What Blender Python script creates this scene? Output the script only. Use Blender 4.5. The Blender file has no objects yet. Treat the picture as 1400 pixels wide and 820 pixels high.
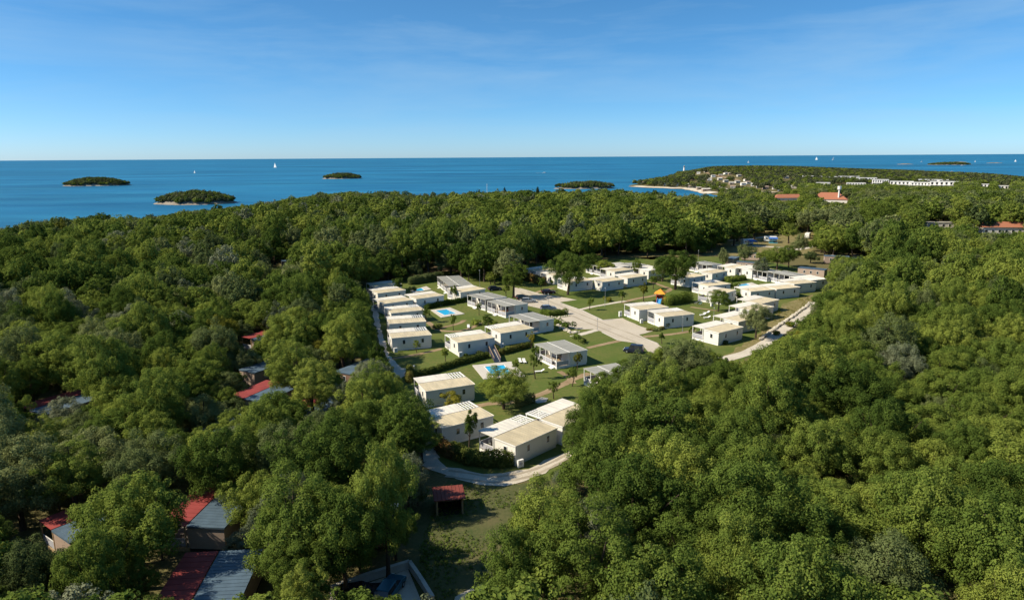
import bpy, bmesh, math, random
import numpy as np
from mathutils import Matrix, Vector

scene = bpy.context.scene
COL = scene.collection
R = math.radians

# ------------------------------------------------------------------ camera
F, CAM_H, HORIZON_Y, ROLL = 930.0, 43.0, 214.5, 0.0065      # in pixels of the 1400 x 820 photograph
PITCH = math.atan((410 - HORIZON_Y) / F)
_fw = np.array([0, math.cos(PITCH), -math.sin(PITCH)])
_r0 = np.array([1.0, 0, 0]); _u0 = np.cross(_r0, _fw)
_rt = _r0 * math.cos(ROLL) - _u0 * math.sin(ROLL)
_up = _u0 * math.cos(ROLL) + _r0 * math.sin(ROLL)
cam = bpy.data.objects.new('camera', bpy.data.cameras.new('camera'))
COL.objects.link(cam)
cam.matrix_world = Matrix(((_rt[0], _up[0], -_fw[0], 0), (_rt[1], _up[1], -_fw[1], 0), (_rt[2], _up[2], -_fw[2], CAM_H), (0, 0, 0, 1)))
cam.data.sensor_width = 36.0
cam.data.lens = F / 1400 * 36.0
cam.data.clip_start = 1.0
cam.data.clip_end = 200000
scene.camera = cam

# ------------------------------------------------------------------ world and sun
SUN_EL, SUN_AZ = 40.0, -98.0
world = bpy.data.worlds.new('World'); scene.world = world; world.use_nodes = True
wn, wl = world.node_tree.nodes, world.node_tree.links
sky = wn.new('ShaderNodeTexSky'); sky.sky_type = 'NISHITA'; sky.sun_disc = False
sky.sun_elevation = R(SUN_EL); sky.sun_rotation = R(SUN_AZ); sky.altitude = 50
sky.air_density = 0.60; sky.dust_density = 0.3; sky.ozone_density = 8.0
hs = wn.new('ShaderNodeHueSaturation'); hs.inputs['Hue'].default_value = 0.488; hs.inputs['Saturation'].default_value = 1.13
wl.new(sky.outputs[0], hs.inputs['Color'])
# thin cirrus streaks, stretched along the horizon
tc = wn.new('ShaderNodeTexCoord'); mp = wn.new('ShaderNodeMapping'); mp.inputs['Scale'].default_value = (2.2, 2.2, 15.0)
mp.inputs['Rotation'].default_value = (0, R(-5), 0); mp.inputs['Location'].default_value = (1.4, 0.2, -0.9)
wl.new(tc.outputs['Generated'], mp.inputs['Vector'])
n1 = wn.new('ShaderNodeTexNoise'); n1.inputs['Scale'].default_value = 1.5; n1.inputs['Detail'].default_value = 7; n1.inputs['Roughness'].default_value = 0.58; n1.inputs['Distortion'].default_value = 0.35
wl.new(mp.outputs[0], n1.inputs['Vector'])
mp2 = wn.new('ShaderNodeMapping'); mp2.inputs['Scale'].default_value = (1.0, 1.0, 3.2)
wl.new(tc.outputs['Generated'], mp2.inputs['Vector'])
n2 = wn.new('ShaderNodeTexNoise'); n2.inputs['Scale'].default_value = 1.7; n2.inputs['Detail'].default_value = 2
wl.new(mp2.outputs[0], n2.inputs['Vector'])
cr = wn.new('ShaderNodeMapRange'); cr.inputs['From Min'].default_value = 0.42; cr.inputs['From Max'].default_value = 0.80; cr.inputs['To Max'].default_value = 0.46; cr.inputs['To Min'].default_value = 0.06
wl.new(n1.outputs['Fac'], cr.inputs['Value'])
cr2 = wn.new('ShaderNodeMapRange'); cr2.inputs['From Min'].default_value = 0.30; cr2.inputs['From Max'].default_value = 0.62
wl.new(n2.outputs['Fac'], cr2.inputs['Value'])
mu = wn.new('ShaderNodeMath'); mu.operation = 'MULTIPLY'
wl.new(cr.outputs[0], mu.inputs[0]); wl.new(cr2.outputs[0], mu.inputs[1])
mx = wn.new('ShaderNodeMix'); mx.data_type = 'RGBA'
wl.new(mu.outputs[0], mx.inputs['Factor']); wl.new(hs.outputs[0], mx.inputs[6]); mx.inputs[7].default_value = (2.9, 4.3, 5.6, 1)
bg = wn['Background']; bg.inputs[1].default_value = 0.102
wl.new(mx.outputs[2], bg.inputs[0])

_e, _a = R(SUN_EL), R(SUN_AZ)
SUN_DIR = Vector((math.sin(_a) * math.cos(_e), math.cos(_a) * math.cos(_e), math.sin(_e)))
sun = bpy.data.objects.new('sun', bpy.data.lights.new('sun', 'SUN')); COL.objects.link(sun)
sun.data.energy = 5.0; sun.data.angle = R(0.5); sun.data.color = (1.0, 0.89, 0.70)
sun.rotation_euler = SUN_DIR.to_track_quat('Z', 'Y').to_euler(); sun.location = (-60, 0, 90)

vs = scene.view_settings
vs.view_transform = 'Standard'; vs.look = 'None'; vs.gamma = 1.0; vs.use_curve_mapping = False; vs.exposure = 0.55
cy = scene.cycles
cy.max_bounces = 5; cy.diffuse_bounces = 3; cy.glossy_bounces = 2; cy.transmission_bounces = 3; cy.transparent_max_bounces = 4
cy.caustics_reflective = False; cy.caustics_refractive = False
cy.use_adaptive_sampling = True; cy.adaptive_threshold = 0.015; cy.use_denoising = True

# ------------------------------------------------------------------ pixel <-> world
SEA_Z = -12.0
def gp(px, py, z=0.0):
    """Point of the horizontal plane at height z seen at photo pixel (px, py)."""
    d = _fw + _rt * (px - 700) / F + _up * (410 - py) / F
    t = (z - CAM_H) / d[2]
    return np.array([d[0] * t, d[1] * t])
def proj(P):
    P = np.atleast_2d(np.asarray(P, float)) - np.array([0, 0, CAM_H])
    w = np.maximum(P @ _fw, 1e-3)
    return np.stack([700 + F * (P @ _rt) / w, 410 - F * (P @ _up) / w], 1)
def in_poly(pts, poly):
    pts = np.atleast_2d(pts); poly = np.asarray(poly, float)
    x, y = pts[:, 0], pts[:, 1]; c = np.zeros(len(pts), bool)
    j = len(poly) - 1
    for i in range(len(poly)):
        xi, yi = poly[i]; xj, yj = poly[j]
        if yi != yj:
            m = ((yi > y) != (yj > y)) & (x < (xj - xi) * (y - yi) / (yj - yi) + xi)
            c ^= m
        j = i
    return c
def dist_poly(pts, poly):
    pts = np.atleast_2d(pts).astype(float); poly = np.asarray(poly, float)
    best = np.full(len(pts), 1e12)
    for i in range(len(poly)):
        a = poly[i - 1]; b = poly[i]; ab = b - a; L = ab @ ab
        t = np.clip(((pts - a) @ ab) / L, 0, 1)
        q = pts - (a + t[:, None] * ab)
        best = np.minimum(best, (q * q).sum(1))
    return np.sqrt(best)

# ------------------------------------------------------------------ materials
def mat(name, color, rough=0.7, spec=0.3, metal=0.0, noise=0.0, nscale=4.0, bump=0.0, bscale=20.0, stretch=None, color2=None, obj_coord=True, vary=0.0):
    m = bpy.data.materials.new(name); m.use_nodes = True
    N, L = m.node_tree.nodes, m.node_tree.links
    b = N['Principled BSDF']
    b.inputs['Base Color'].default_value = (*color, 1); b.inputs['Roughness'].default_value = rough
    b.inputs['Specular IOR Level'].default_value = spec; b.inputs['Metallic'].default_value = metal
    t = N.new('ShaderNodeTexCoord'); v = t.outputs['Object' if obj_coord else 'Generated']
    if stretch:
        q = N.new('ShaderNodeMapping'); q.inputs['Scale'].default_value = stretch; L.new(v, q.inputs['Vector']); v = q.outputs[0]
    if vary > 0:
        oi0 = N.new('ShaderNodeObjectInfo'); ml = N.new('ShaderNodeMath'); ml.operation = 'MULTIPLY'; ml.inputs[1].default_value = 173.0; L.new(oi0.outputs['Random'], ml.inputs[0])
        va = N.new('ShaderNodeVectorMath'); va.operation = 'ADD'; L.new(v, va.inputs[0]); L.new(ml.outputs[0], va.inputs[1]); v = va.outputs[0]
    out = None
    if noise > 0:
        n = N.new('ShaderNodeTexNoise'); n.inputs['Scale'].default_value = nscale; n.inputs['Detail'].default_value = 6; n.inputs['Roughness'].default_value = 0.6
        L.new(v, n.inputs['Vector'])
        r = N.new('ShaderNodeMapRange'); r.inputs['From Min'].default_value = 0.3; r.inputs['From Max'].default_value = 0.7
        L.new(n.outputs['Fac'], r.inputs['Value'])
        x = N.new('ShaderNodeMix'); x.data_type = 'RGBA'
        c2 = color2 if color2 else tuple(c * (1 - noise) for c in color)
        x.inputs[6].default_value = (*color, 1); x.inputs[7].default_value = (*c2, 1)
        L.new(r.outputs[0], x.inputs['Factor']); out = x.outputs[2]
    if vary > 0:
        oi = N.new('ShaderNodeObjectInfo'); h = N.new('ShaderNodeHueSaturation')
        rr = N.new('ShaderNodeMapRange'); rr.inputs['To Min'].default_value = 1 - vary; rr.inputs['To Max'].default_value = 1 + vary * 0.4
        L.new(oi.outputs['Random'], rr.inputs['Value']); L.new(rr.outputs[0], h.inputs['Value'])
        if out: L.new(out, h.inputs['Color'])
        else: h.inputs['Color'].default_value = (*color, 1)
        out = h.outputs[0]
    if out: L.new(out, b.inputs['Base Color'])
    if bump > 0:
        n = N.new('ShaderNodeTexNoise'); n.inputs['Scale'].default_value = bscale; n.inputs['Detail'].default_value = 5
        L.new(v, n.inputs['Vector'])
        u = N.new('ShaderNodeBump'); u.inputs['Strength'].default_value = bump; u.inputs['Distance'].default_value = 0.05
        L.new(n.outputs['Fac'], u.inputs['Height']); L.new(u.outputs[0], b.inputs['Normal'])
    return m

def leaf_mat(name, dark, mid, light, trans=0.22):
    m = bpy.data.materials.new(name); m.use_nodes = True
    N, L = m.node_tree.nodes, m.node_tree.links
    N.remove(N['Principled BSDF']); out = N['Material Output']
    at = N.new('ShaderNodeAttribute'); at.attribute_name = 'tone'
    oi = N.new('ShaderNodeObjectInfo')
    a = N.new('ShaderNodeMath'); a.operation = 'MULTIPLY'; a.inputs[1].default_value = 0.42
    L.new(at.outputs['Fac'], a.inputs[0])
    b = N.new('ShaderNodeMath'); b.operation = 'MULTIPLY_ADD'; b.inputs[1].default_value = 0.60
    L.new(oi.outputs['Random'], b.inputs[0]); L.new(a.outputs[0], b.inputs[2])
    rp = N.new('ShaderNodeValToRGB'); e = rp.color_ramp.elements
    e[0].position = 0.06; e[0].color = (*dark, 1); e[1].position = 0.86; e[1].color = (*light, 1)
    k = e.new(0.47); k.color = (*mid, 1)
    L.new(b.outputs[0], rp.inputs['Fac'])
    d = N.new('ShaderNodeBsdfDiffuse'); t = N.new('ShaderNodeBsdfTranslucent')
    L.new(rp.outputs[0], d.inputs['Color']); L.new(rp.outputs[0], t.inputs['Color'])
    m1 = N.new('ShaderNodeMixShader'); m1.inputs[0].default_value = trans
    L.new(d.outputs[0], m1.inputs[1]); L.new(t.outputs[0], m1.inputs[2])
    L.new(m1.outputs[0], out.inputs['Surface'])
    return m

M = {}
M['oak'] = leaf_mat('oak_leaf', (0.046, 0.082, 0.017), (0.122, 0.176, 0.034), (0.255, 0.300, 0.058), 0.36)
M['holm'] = leaf_mat('holm_leaf', (0.056, 0.084, 0.030), (0.122, 0.156, 0.056), (0.215, 0.240, 0.096), 0.28)
M['pine'] = leaf_mat('pine_needle', (0.064, 0.100, 0.018), (0.140, 0.190, 0.036), (0.252, 0.290, 0.058), 0.28)
M['olive'] = leaf_mat('olive_leaf', (0.092, 0.116, 0.066), (0.150, 0.175, 0.100), (0.230, 0.250, 0.155), 0.22)
M['yellow'] = leaf_mat('yellow_leaf', (0.110, 0.124, 0.020), (0.190, 0.190, 0.030), (0.280, 0.250, 0.040), 0.3)
M['macchia'] = leaf_mat('macchia_leaf', (0.036, 0.053, 0.025), (0.078, 0.096, 0.046), (0.150, 0.160, 0.080), 0.22)
M['cypress'] = leaf_mat('cypress_leaf', (0.012, 0.022, 0.010), (0.020, 0.034, 0.014), (0.035, 0.052, 0.020))
M['redhedge'] = leaf_mat('red_tip_leaf', (0.070, 0.105, 0.026), (0.130, 0.150, 0.036), (0.260, 0.140, 0.055))
M['bark'] = mat('bark', (0.10, 0.075, 0.055), 0.9, 0.1, noise=0.5, nscale=6, bump=0.6, bscale=14)
M['wallw'] = mat('white_cladding', (0.74, 0.71, 0.65), 0.6, 0.3, noise=0.07, nscale=0.5, stretch=(1.0, 1.0, 0.4), vary=0.08)
M['wallbeige'] = mat('beige_cladding', (0.40, 0.305, 0.245), 0.7, 0.2, noise=0.14, nscale=1.0, stretch=(1, 1, 4), vary=0.12)
M['wallbrown'] = mat('brown_cladding', (0.26, 0.16, 0.12), 0.75, 0.2, noise=0.2, nscale=1.0, stretch=(1, 1, 4), vary=0.2)
M['rcream'] = mat('cream_roof_sheet', (0.60, 0.52, 0.36), 0.55, 0.3, noise=0.30, nscale=0.9, stretch=(1, 0.35, 1), vary=0.12)
M['rwhite'] = mat('white_roof_sheet', (0.73, 0.69, 0.61), 0.55, 0.3, noise=0.22, nscale=0.9, stretch=(1, 0.35, 1), vary=0.10)
M['rgrey'] = mat('grey_roof_sheet', (0.41, 0.40, 0.35), 0.6, 0.3, noise=0.22, nscale=0.9, stretch=(1, 0.35, 1), vary=0.08)
M['rblue'] = mat('blue_grey_roof_sheet', (0.095, 0.145, 0.195), 0.5, 0.4, noise=0.3, nscale=0.9, vary=0.1)
M['rred'] = mat('red_awning', (0.31, 0.060, 0.055), 0.7, 0.2, noise=0.25, nscale=0.8, vary=0.12)
M['rbrownred'] = mat('red_shed_roof', (0.21, 0.055, 0.042), 0.7, 0.2, noise=0.3, nscale=1.5)
M['tile'] = mat('terracotta_tile', (0.36, 0.15, 0.085), 0.8, 0.2, noise=0.35, nscale=0.7, color2=(0.33, 0.13, 0.08))
M['white'] = mat('white_paint', (0.78, 0.77, 0.74), 0.5, 0.4, noise=0.06, nscale=2)
M['net'] = mat('grey_net_panel', (0.36, 0.36, 0.40), 0.8, 0.1)
M['deck'] = mat('grey_decking', (0.36, 0.31, 0.26), 0.7, 0.2, noise=0.3, nscale=5, stretch=(0.3, 5, 1))
M['glass'] = mat('dark_glass', (0.025, 0.03, 0.035), 0.08, 0.6)
M['dark'] = mat('dark_interior', (0.03, 0.028, 0.025), 0.8, 0.1)
M['metal'] = mat('grey_metal', (0.42, 0.43, 0.44), 0.45, 0.5, metal=0.6)
M['concrete'] = mat('pale_concrete', (0.50, 0.47, 0.42), 0.85, 0.2, noise=0.2, nscale=1.3, bump=0.3, bscale=5)
M['paving'] = mat('pool_paving', (0.56, 0.52, 0.46), 0.8, 0.2, noise=0.14, nscale=2.0)
M['stone'] = mat('limestone', (0.58, 0.53, 0.43), 0.9, 0.2, noise=0.3, nscale=1.5, bump=0.6, bscale=4, vary=0.2)
M['rock'] = mat('shore_rock', (0.30, 0.265, 0.215), 0.9, 0.2, noise=0.45, nscale=0.05, bump=0.6, bscale=0.4)
M['black'] = mat('black_rubber', (0.02, 0.02, 0.02), 0.8, 0.2)
M['purple'] = mat('dark_rail_panel', (0.05, 0.045, 0.075), 0.6, 0.3)
M['wood'] = mat('warm_timber', (0.42, 0.30, 0.17), 0.75, 0.2, noise=0.25, nscale=3, stretch=(1, 6, 1))
M['redpl'] = mat('red_plastic', (0.60, 0.06, 0.03), 0.4, 0.5)
M['orange'] = mat('orange_plastic', (0.80, 0.32, 0.03), 0.4, 0.5)
M['bluepl'] = mat('blue_plastic', (0.06, 0.30, 0.62), 0.4, 0.5)
M['bluecloth'] = mat('blue_awning', (0.05, 0.13, 0.40), 0.7, 0.2)
M['teal'] = mat('teal_mat', (0.04, 0.28, 0.38), 0.7, 0.2)
M['sail'] = mat('sailcloth', (0.85, 0.85, 0.83), 0.7, 0.2)

def mix_ground(name, cols, scales, bump=0.3, bs=3.0):
    """Ground of three natural tones broken up at two scales."""
    m = bpy.data.materials.new(name); m.use_nodes = True
    N, L = m.node_tree.nodes, m.node_tree.links; b = N['Principled BSDF']; b.inputs['Roughness'].default_value = 0.95; b.inputs['Specular IOR Level'].default_value = 0.1
    t = N.new('ShaderNodeTexCoord'); prev = None
    for i, s in enumerate(scales):
        n = N.new('ShaderNodeTexNoise'); n.inputs['Scale'].default_value = s; n.inputs['Detail'].default_value = 8; n.inputs['Roughness'].default_value = 0.65
        L.new(t.outputs['Object'], n.inputs['Vector'])
        r = N.new('ShaderNodeMapRange'); r.inputs['From Min'].default_value = 0.38; r.inputs['From Max'].default_value = 0.62; L.new(n.outputs['Fac'], r.inputs['Value'])
        x = N.new('ShaderNodeMix'); x.data_type = 'RGBA'; L.new(r.outputs[0], x.inputs['Factor'])
        if prev: L.new(prev, x.inputs[6])
        else: x.inputs[6].default_value = (*cols[0], 1)
        x.inputs[7].default_value = (*cols[i + 1], 1); prev = x.outputs[2]
    L.new(prev, b.inputs['Base Color'])
    n = N.new('ShaderNodeTexNoise'); n.inputs['Scale'].default_value = bs; n.inputs['Detail'].default_value = 6; L.new(t.outputs['Object'], n.inputs['Vector'])
    u = N.new('ShaderNodeBump'); u.inputs['Strength'].default_value = bump; u.inputs['Distance'].default_value = 0.2
    L.new(n.outputs['Fac'], u.inputs['Height']); L.new(u.outputs[0], b.inputs['Normal'])
    return m
M['ground'] = mix_ground('forest_floor', [(0.070, 0.076, 0.028), (0.140, 0.105, 0.052), (0.085, 0.095, 0.032), (0.16, 0.13, 0.06)], [0.12, 0.6, 3.0])
M['lawn'] = mix_ground('mown_lawn', [(0.062, 0.100, 0.018), (0.098, 0.134, 0.028), (0.150, 0.142, 0.046), (0.085, 0.120, 0.026)], [0.22, 0.07, 1.4])
M['dry'] = mix_ground('dry_grass', [(0.20, 0.155, 0.065), (0.125, 0.130, 0.040), (0.30, 0.23, 0.13), (0.15, 0.14, 0.05)], [0.16, 0.5, 1.8])
M['clearing'] = mix_ground('shade_darkened_clearing', [(0.070, 0.084, 0.030), (0.130, 0.108, 0.056), (0.052, 0.074, 0.024), (0.098, 0.100, 0.042)], [0.30, 0.13, 1.7])  # grassy earth tones darkened: the shade of the trees is put into the colour
M['gravel'] = mix_ground('pale_gravel', [(0.52, 0.47, 0.385), (0.60, 0.55, 0.47), (0.40, 0.345, 0.26), (0.56, 0.51, 0.43)], [1.6, 0.18, 5.0], bs=12)
M['road'] = mix_ground('rolled_gravel_road', [(0.46, 0.405, 0.325), (0.51, 0.46, 0.38), (0.40, 0.345, 0.265), (0.50, 0.445, 0.365)], [0.9, 0.12, 3.0], bs=12)
M['path'] = mix_ground('earth_path', [(0.30, 0.22, 0.13), (0.36, 0.27, 0.17), (0.24, 0.17, 0.10)], [1.0, 0.2], bs=8)
M['sand'] = mix_ground('pale_beach', [(0.52, 0.46, 0.36), (0.42, 0.36, 0.27), (0.58, 0.53, 0.44)], [0.05, 0.02], bs=0.3)
M['headland'] = mix_ground('headland_soil', [(0.10, 0.10, 0.05), (0.16, 0.13, 0.07), (0.30, 0.25, 0.17)], [0.02, 0.007], bs=0.3)

def water_mat(name, deep, light, rough, sc, bump, spec=0.5):
    m = bpy.data.materials.new(name); m.use_nodes = True
    N, L = m.node_tree.nodes, m.node_tree.links; b = N['Principled BSDF']
    t = N.new('ShaderNodeTexCoord'); q = N.new('ShaderNodeMapping'); q.inputs['Scale'].default_value = (1, 3.0, 1); L.new(t.outputs['Object'], q.inputs['Vector'])
    n = N.new('ShaderNodeTexNoise'); n.inputs['Scale'].default_value = sc; n.inputs['Detail'].default_value = 7; n.inputs['Roughness'].default_value = 0.6; L.new(q.outputs[0], n.inputs['Vector'])
    r = N.new('ShaderNodeMapRange'); r.inputs['From Min'].default_value = 0.35; r.inputs['From Max'].default_value = 0.68; L.new(n.outputs['Fac'], r.inputs['Value'])
    x = N.new('ShaderNodeMix'); x.data_type = 'RGBA'; x.inputs[6].default_value = (*deep, 1); x.inputs[7].default_value = (*light, 1); L.new(r.outputs[0], x.inputs['Factor'])
    L.new(x.outputs[2], b.inputs['Base Color'])
    b.inputs['Roughness'].default_value = rough; b.inputs['Specular IOR Level'].default_value = spec; b.inputs['IOR'].default_value = 1.33
    n3 = N.new('ShaderNodeTexNoise'); n3.inputs['Scale'].default_value = sc * 40; n3.inputs['Detail'].default_value = 4; L.new(q.outputs[0], n3.inputs['Vector'])
    u = N.new('ShaderNodeBump'); u.inputs['Strength'].default_value = bump; u.inputs['Distance'].default_value = 0.6
    L.new(n3.outputs['Fac'], u.inputs['Height']); L.new(u.outputs[0], b.inputs['Normal'])
    return m
M['sea'] = water_mat('sea_water', (0.008, 0.100, 0.215), (0.022, 0.175, 0.315), 0.45, 0.0028, 0.4, spec=0.16)
def sea_bands(m):
    N, L = m.node_tree.nodes, m.node_tree.links; x = next(n for n in N if n.type == 'MIX'); b = N['Principled BSDF']; t = next(n for n in N if n.type == 'TEX_COORD')
    q = N.new('ShaderNodeMapping'); q.inputs['Scale'].default_value = (0.25, 1.0, 1); q.inputs['Rotation'].default_value = (0, 0, R(8)); L.new(t.outputs['Object'], q.inputs['Vector'])
    n = N.new('ShaderNodeTexNoise'); n.inputs['Scale'].default_value = 0.0016; n.inputs['Detail'].default_value = 9; n.inputs['Roughness'].default_value = 0.7; n.inputs['Distortion'].default_value = 0.6; L.new(q.outputs[0], n.inputs['Vector'])
    r = N.new('ShaderNodeMapRange'); r.inputs['From Min'].default_value = 0.36; r.inputs['From Max'].default_value = 0.66; r.inputs['To Min'].default_value = 0.74; r.inputs['To Max'].default_value = 1.28; L.new(n.outputs['Fac'], r.inputs['Value'])
    h = N.new('ShaderNodeHueSaturation'); L.new(x.outputs[2], h.inputs['Color']); L.new(r.outputs[0], h.inputs['Value']); L.new(h.outputs[0], b.inputs['Base Color'])
sea_bands(M['sea'])
M['pool'] = water_mat('pool_water', (0.015, 0.36, 0.66), (0.04, 0.44, 0.72), 0.08, 0.6, 0.05, spec=0.4)

# ------------------------------------------------------------------ mesh helpers
class MB:
    """Collects boxes, bars, prisms and loose faces into one mesh."""
    def __init__(s): s.v = []; s.f = []; s.m = []; s.mats = []
    def _mi(s, m):
        if m not in s.mats: s.mats.append(m)
        return s.mats.index(m)
    def add(s, verts, faces, m):
        o = len(s.v); k = s._mi(m); s.v += [tuple(p) for p in verts]
        for f in faces: s.f.append(tuple(o + i for i in f)); s.m.append(k)
        return s
    def box(s, x0, x1, y0, y1, z0, z1, m):
        return s.add([(x0, y0, z0), (x1, y0, z0), (x1, y1, z0), (x0, y1, z0), (x0, y0, z1), (x1, y0, z1), (x1, y1, z1), (x0, y1, z1)],
                     [(3, 2, 1, 0), (4, 5, 6, 7), (0, 1, 5, 4), (1, 2, 6, 5), (2, 3, 7, 6), (3, 0, 4, 7)], m)
    def hexa(s, bot, top, m):
        return s.add(list(bot) + list(top), [(3, 2, 1, 0), (4, 5, 6, 7), (0, 1, 5, 4), (1, 2, 6, 5), (2, 3, 7, 6), (3, 0, 4, 7)], m)
    def tube(s, a, b, ra, rb, m, n=8, cap=True):
        a = Vector(a); b = Vector(b); d = (b - a).normalized()
        u = d.orthogonal().normalized(); w = d.cross(u); P = []
        for c, r in ((a, ra), (b, rb)):
            for i in range(n):
                t = 2 * math.pi * i / n; P.append(c + (u * math.cos(t) + w * math.sin(t)) * r)
        Fc = [(i, (i + 1) % n, n + (i + 1) % n, n + i) for i in range(n)]
        if cap: Fc += [tuple(range(n - 1, -1, -1)), tuple(range(n, 2 * n))]
        return s.add(P, Fc, m)
    def prism(s, poly, z0, z1, m):
        n = len(poly); P = [(*p, z0) for p in poly] + [(*p, z1) for p in poly]
        return s.add(P, [tuple(range(n - 1, -1, -1)), tuple(range(n, 2 * n))] + [(i, (i + 1) % n, n + (i + 1) % n, n + i) for i in range(n)], m)
    def mesh(s, name):
        me = bpy.data.meshes.new(name); me.from_pydata(s.v, [], s.f)
        for m in s.mats: me.materials.append(M[m])
        me.polygons.foreach_set('material_index', s.m); me.update(); return me
    def build(s, name, parent=None): return obj(name, s.mesh(name), parent)

def obj(name, data, parent=None):
    o = bpy.data.objects.new(name, data); COL.objects.link(o)
    if parent: o.parent = parent
    return o
def empty(name, loc=(0, 0, 0), rz=0.0):
    o = obj(name, None); o.location = loc; o.rotation_euler = (0, 0, rz); o.empty_display_size = 0.5; return o
def tag(o, label, cat=None, group=None, kind=None):
    o['label'] = label
    if cat: o['category'] = cat
    if group: o['group'] = group
    if kind: o['kind'] = kind
    return o
def copy_tree(src, parent=None):
    c = src.copy(); COL.objects.link(c); c.parent = parent
    for k in list(src.children): copy_tree(k, c)
    return c

def sheet(name, pts, z, m, kind='structure', px=True, rough=0.0):
    """A flat area of ground given by its outline."""
    P = [gp(*p) for p in pts] if px else pts
    if rough > 0:
        rr = random.Random(len(pts)); Q = []
        for a, b in zip(P, P[1:] + P[:1]):
            a = np.array(a); b = np.array(b); n = max(1, int(np.linalg.norm(b - a) / 1.6))
            Q += [a + (b - a) * i / n + (np.array([rr.uniform(-1, 1), rr.uniform(-1, 1)]) * rough) for i in range(n)]
        P = Q
    bm = bmesh.new(); vs_ = [bm.verts.new((p[0], p[1], z)) for p in P]; f = bm.faces.new(vs_); f.normal_update()
    if f.normal.z < 0: f.normal_flip()
    bmesh.ops.triangulate(bm, faces=bm.faces[:]); me = bpy.data.meshes.new(name); bm.to_mesh(me); bm.free()
    me.materials.append(M[m]); o = obj(name, me); o['kind'] = kind; return o
def ribbon(name, pts, width, z, m, px=True, wj=0.0, kind='structure'):
    P = [Vector((*gp(*p), 0)) for p in pts] if px else [Vector((p[0], p[1], 0)) for p in pts]
    Q = []
    for i in range(len(P) - 1):
        p0 = P[max(i - 1, 0)]; p1 = P[i]; p2 = P[i + 1]; p3 = P[min(i + 2, len(P) - 1)]
        for k in range(5):
            t = k / 5
            Q.append(0.5 * ((2 * p1) + (p2 - p0) * t + (2 * p0 - 5 * p1 + 4 * p2 - p3) * t * t + (3 * p1 - p0 - 3 * p2 + p3) * t ** 3))
    Q.append(P[-1]); rg = random.Random(len(pts) * 7 + int(abs(P[0].x) * 10)); mb = MB(); V = []
    for i, q in enumerate(Q):
        d = (Q[min(i + 1, len(Q) - 1)] - Q[max(i - 1, 0)]).normalized(); nrm = Vector((-d.y, d.x, 0))
        a = width / 2 * (1 + rg.uniform(-wj, wj)); b = width / 2 * (1 + rg.uniform(-wj, wj))
        V += [(q + nrm * a).to_tuple()[:2] + (z,), (q - nrm * b).to_tuple()[:2] + (z,)]
    mb.add(V, [(2 * i + 1, 2 * i + 3, 2 * i + 2, 2 * i) for i in range(len(Q) - 1)], m)
    o = mb.build(name); o['kind'] = kind; return o

# ------------------------------------------------------------------ the land, the sea, the islands
SKY_PX = np.array([(-200, 345), (0, 318), (40, 306), (90, 302), (130, 300), (200, 300), (260, 291), (300, 287), (350, 281), (400, 273), (440, 267), (500, 266), (560, 268),
                   (600, 270), (640, 267), (680, 264), (740, 266), (800, 264), (850, 263), (900, 268), (950, 271), (985, 271)], float)
def skyline(px): return np.interp(px, SKY_PX[:, 0], SKY_PX[:, 1])
_c = [(-760, -500), (-700, 100), (-520, 300)]
_c += [tuple(gp(x, y, -3.0) * 1.02) for x, y in SKY_PX[1:]]
_c += [tuple(gp(x, y, SEA_Z)) for x, y in ((990, 269), (975, 266.5), (966, 264), (955, 261.5), (942, 259.3), (915, 258.2), (890, 256.8), (866, 255.2), (858, 253.8), (872, 252.2), (888, 249.5), (905, 246.5), (921, 241.5), (922, 239), (940, 237.3))]
_c += [(620, 2180), (900, 2120), (1080, 1800), (1030, 1500), (1010, 1330), (960, 1190), (900, 1120), (980, 1040), (1300, 1000), (1900, 900), (1900, -500)]
COAST = np.array(_c, float)
def terrain_z(x, y):
    p = np.stack([np.ravel(x), np.ravel(y)], 1).astype(float)
    d = dist_poly(p, COAST); d = np.where(in_poly(p, COAST), d, -d)
    t = np.clip(d / 110.0, 0, 1); s = t * t * (3 - 2 * t)
    z = np.where(d > 0, SEA_Z + 0.2 + 1.2 * np.clip(d / 6, 0, 1) + (-SEA_Z - 1.4) * s, SEA_Z + 0.2 + np.maximum(d, -14) * 0.35)
    far = np.clip((p[:, 1] - 600) / 500, 0, 1); far = far * far * (3 - 2 * far)
    hill = 14 * np.exp(-(((p[:, 0] - 600) / 270) ** 2 + ((p[:, 1] - 1720) / 330) ** 2)) + 3.0 * np.exp(-(((p[:, 0] - 900) / 250) ** 2 + ((p[:, 1] - 1250) / 250) ** 2))
    z = z + hill * s - far * 5.0 * s
    return z
def grid_mesh(name, xs, ys, zf, m, keep=None):
    X, Y = np.meshgrid(xs, ys); Z = zf(X, Y).reshape(X.shape); nx, ny = len(xs), len(ys)
    V = np.stack([X.ravel(), Y.ravel(), Z.ravel()], 1)
    I = np.arange(nx * ny).reshape(ny, nx)
    Q = np.stack([I[:-1, :-1].ravel(), I[:-1, 1:].ravel(), I[1:, 1:].ravel(), I[1:, :-1].ravel()], 1)
    if keep is not None: Q = Q[(V[Q][:, :, 2].max(1) > keep)]
    me = bpy.data.meshes.new(name); me.from_pydata(V.tolist(), [], Q.tolist()); me.materials.append(M[m])
    me.polygons.foreach_set('use_smooth', np.ones(len(me.polygons), bool)); me.update()
    return obj(name, me)
def axis(a, b, spec):
    out = [a]
    while out[-1] < b:
        out.append(out[-1] + next(st for lim, st in spec if out[-1] < lim))
    return np.array(out)
ground = grid_mesh('ground', axis(-780, 1900, [(-420, 24), (1100, 12), (9e9, 30)]), axis(-480, 2250, [(0, 40), (9e9, 12)]), terrain_z, 'ground', keep=SEA_Z - 4.5)
ground['kind'] = 'structure'
mb = MB(); S_ = 70000.0
ring = [0, 3000, 9000, 25000, S_]
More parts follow.
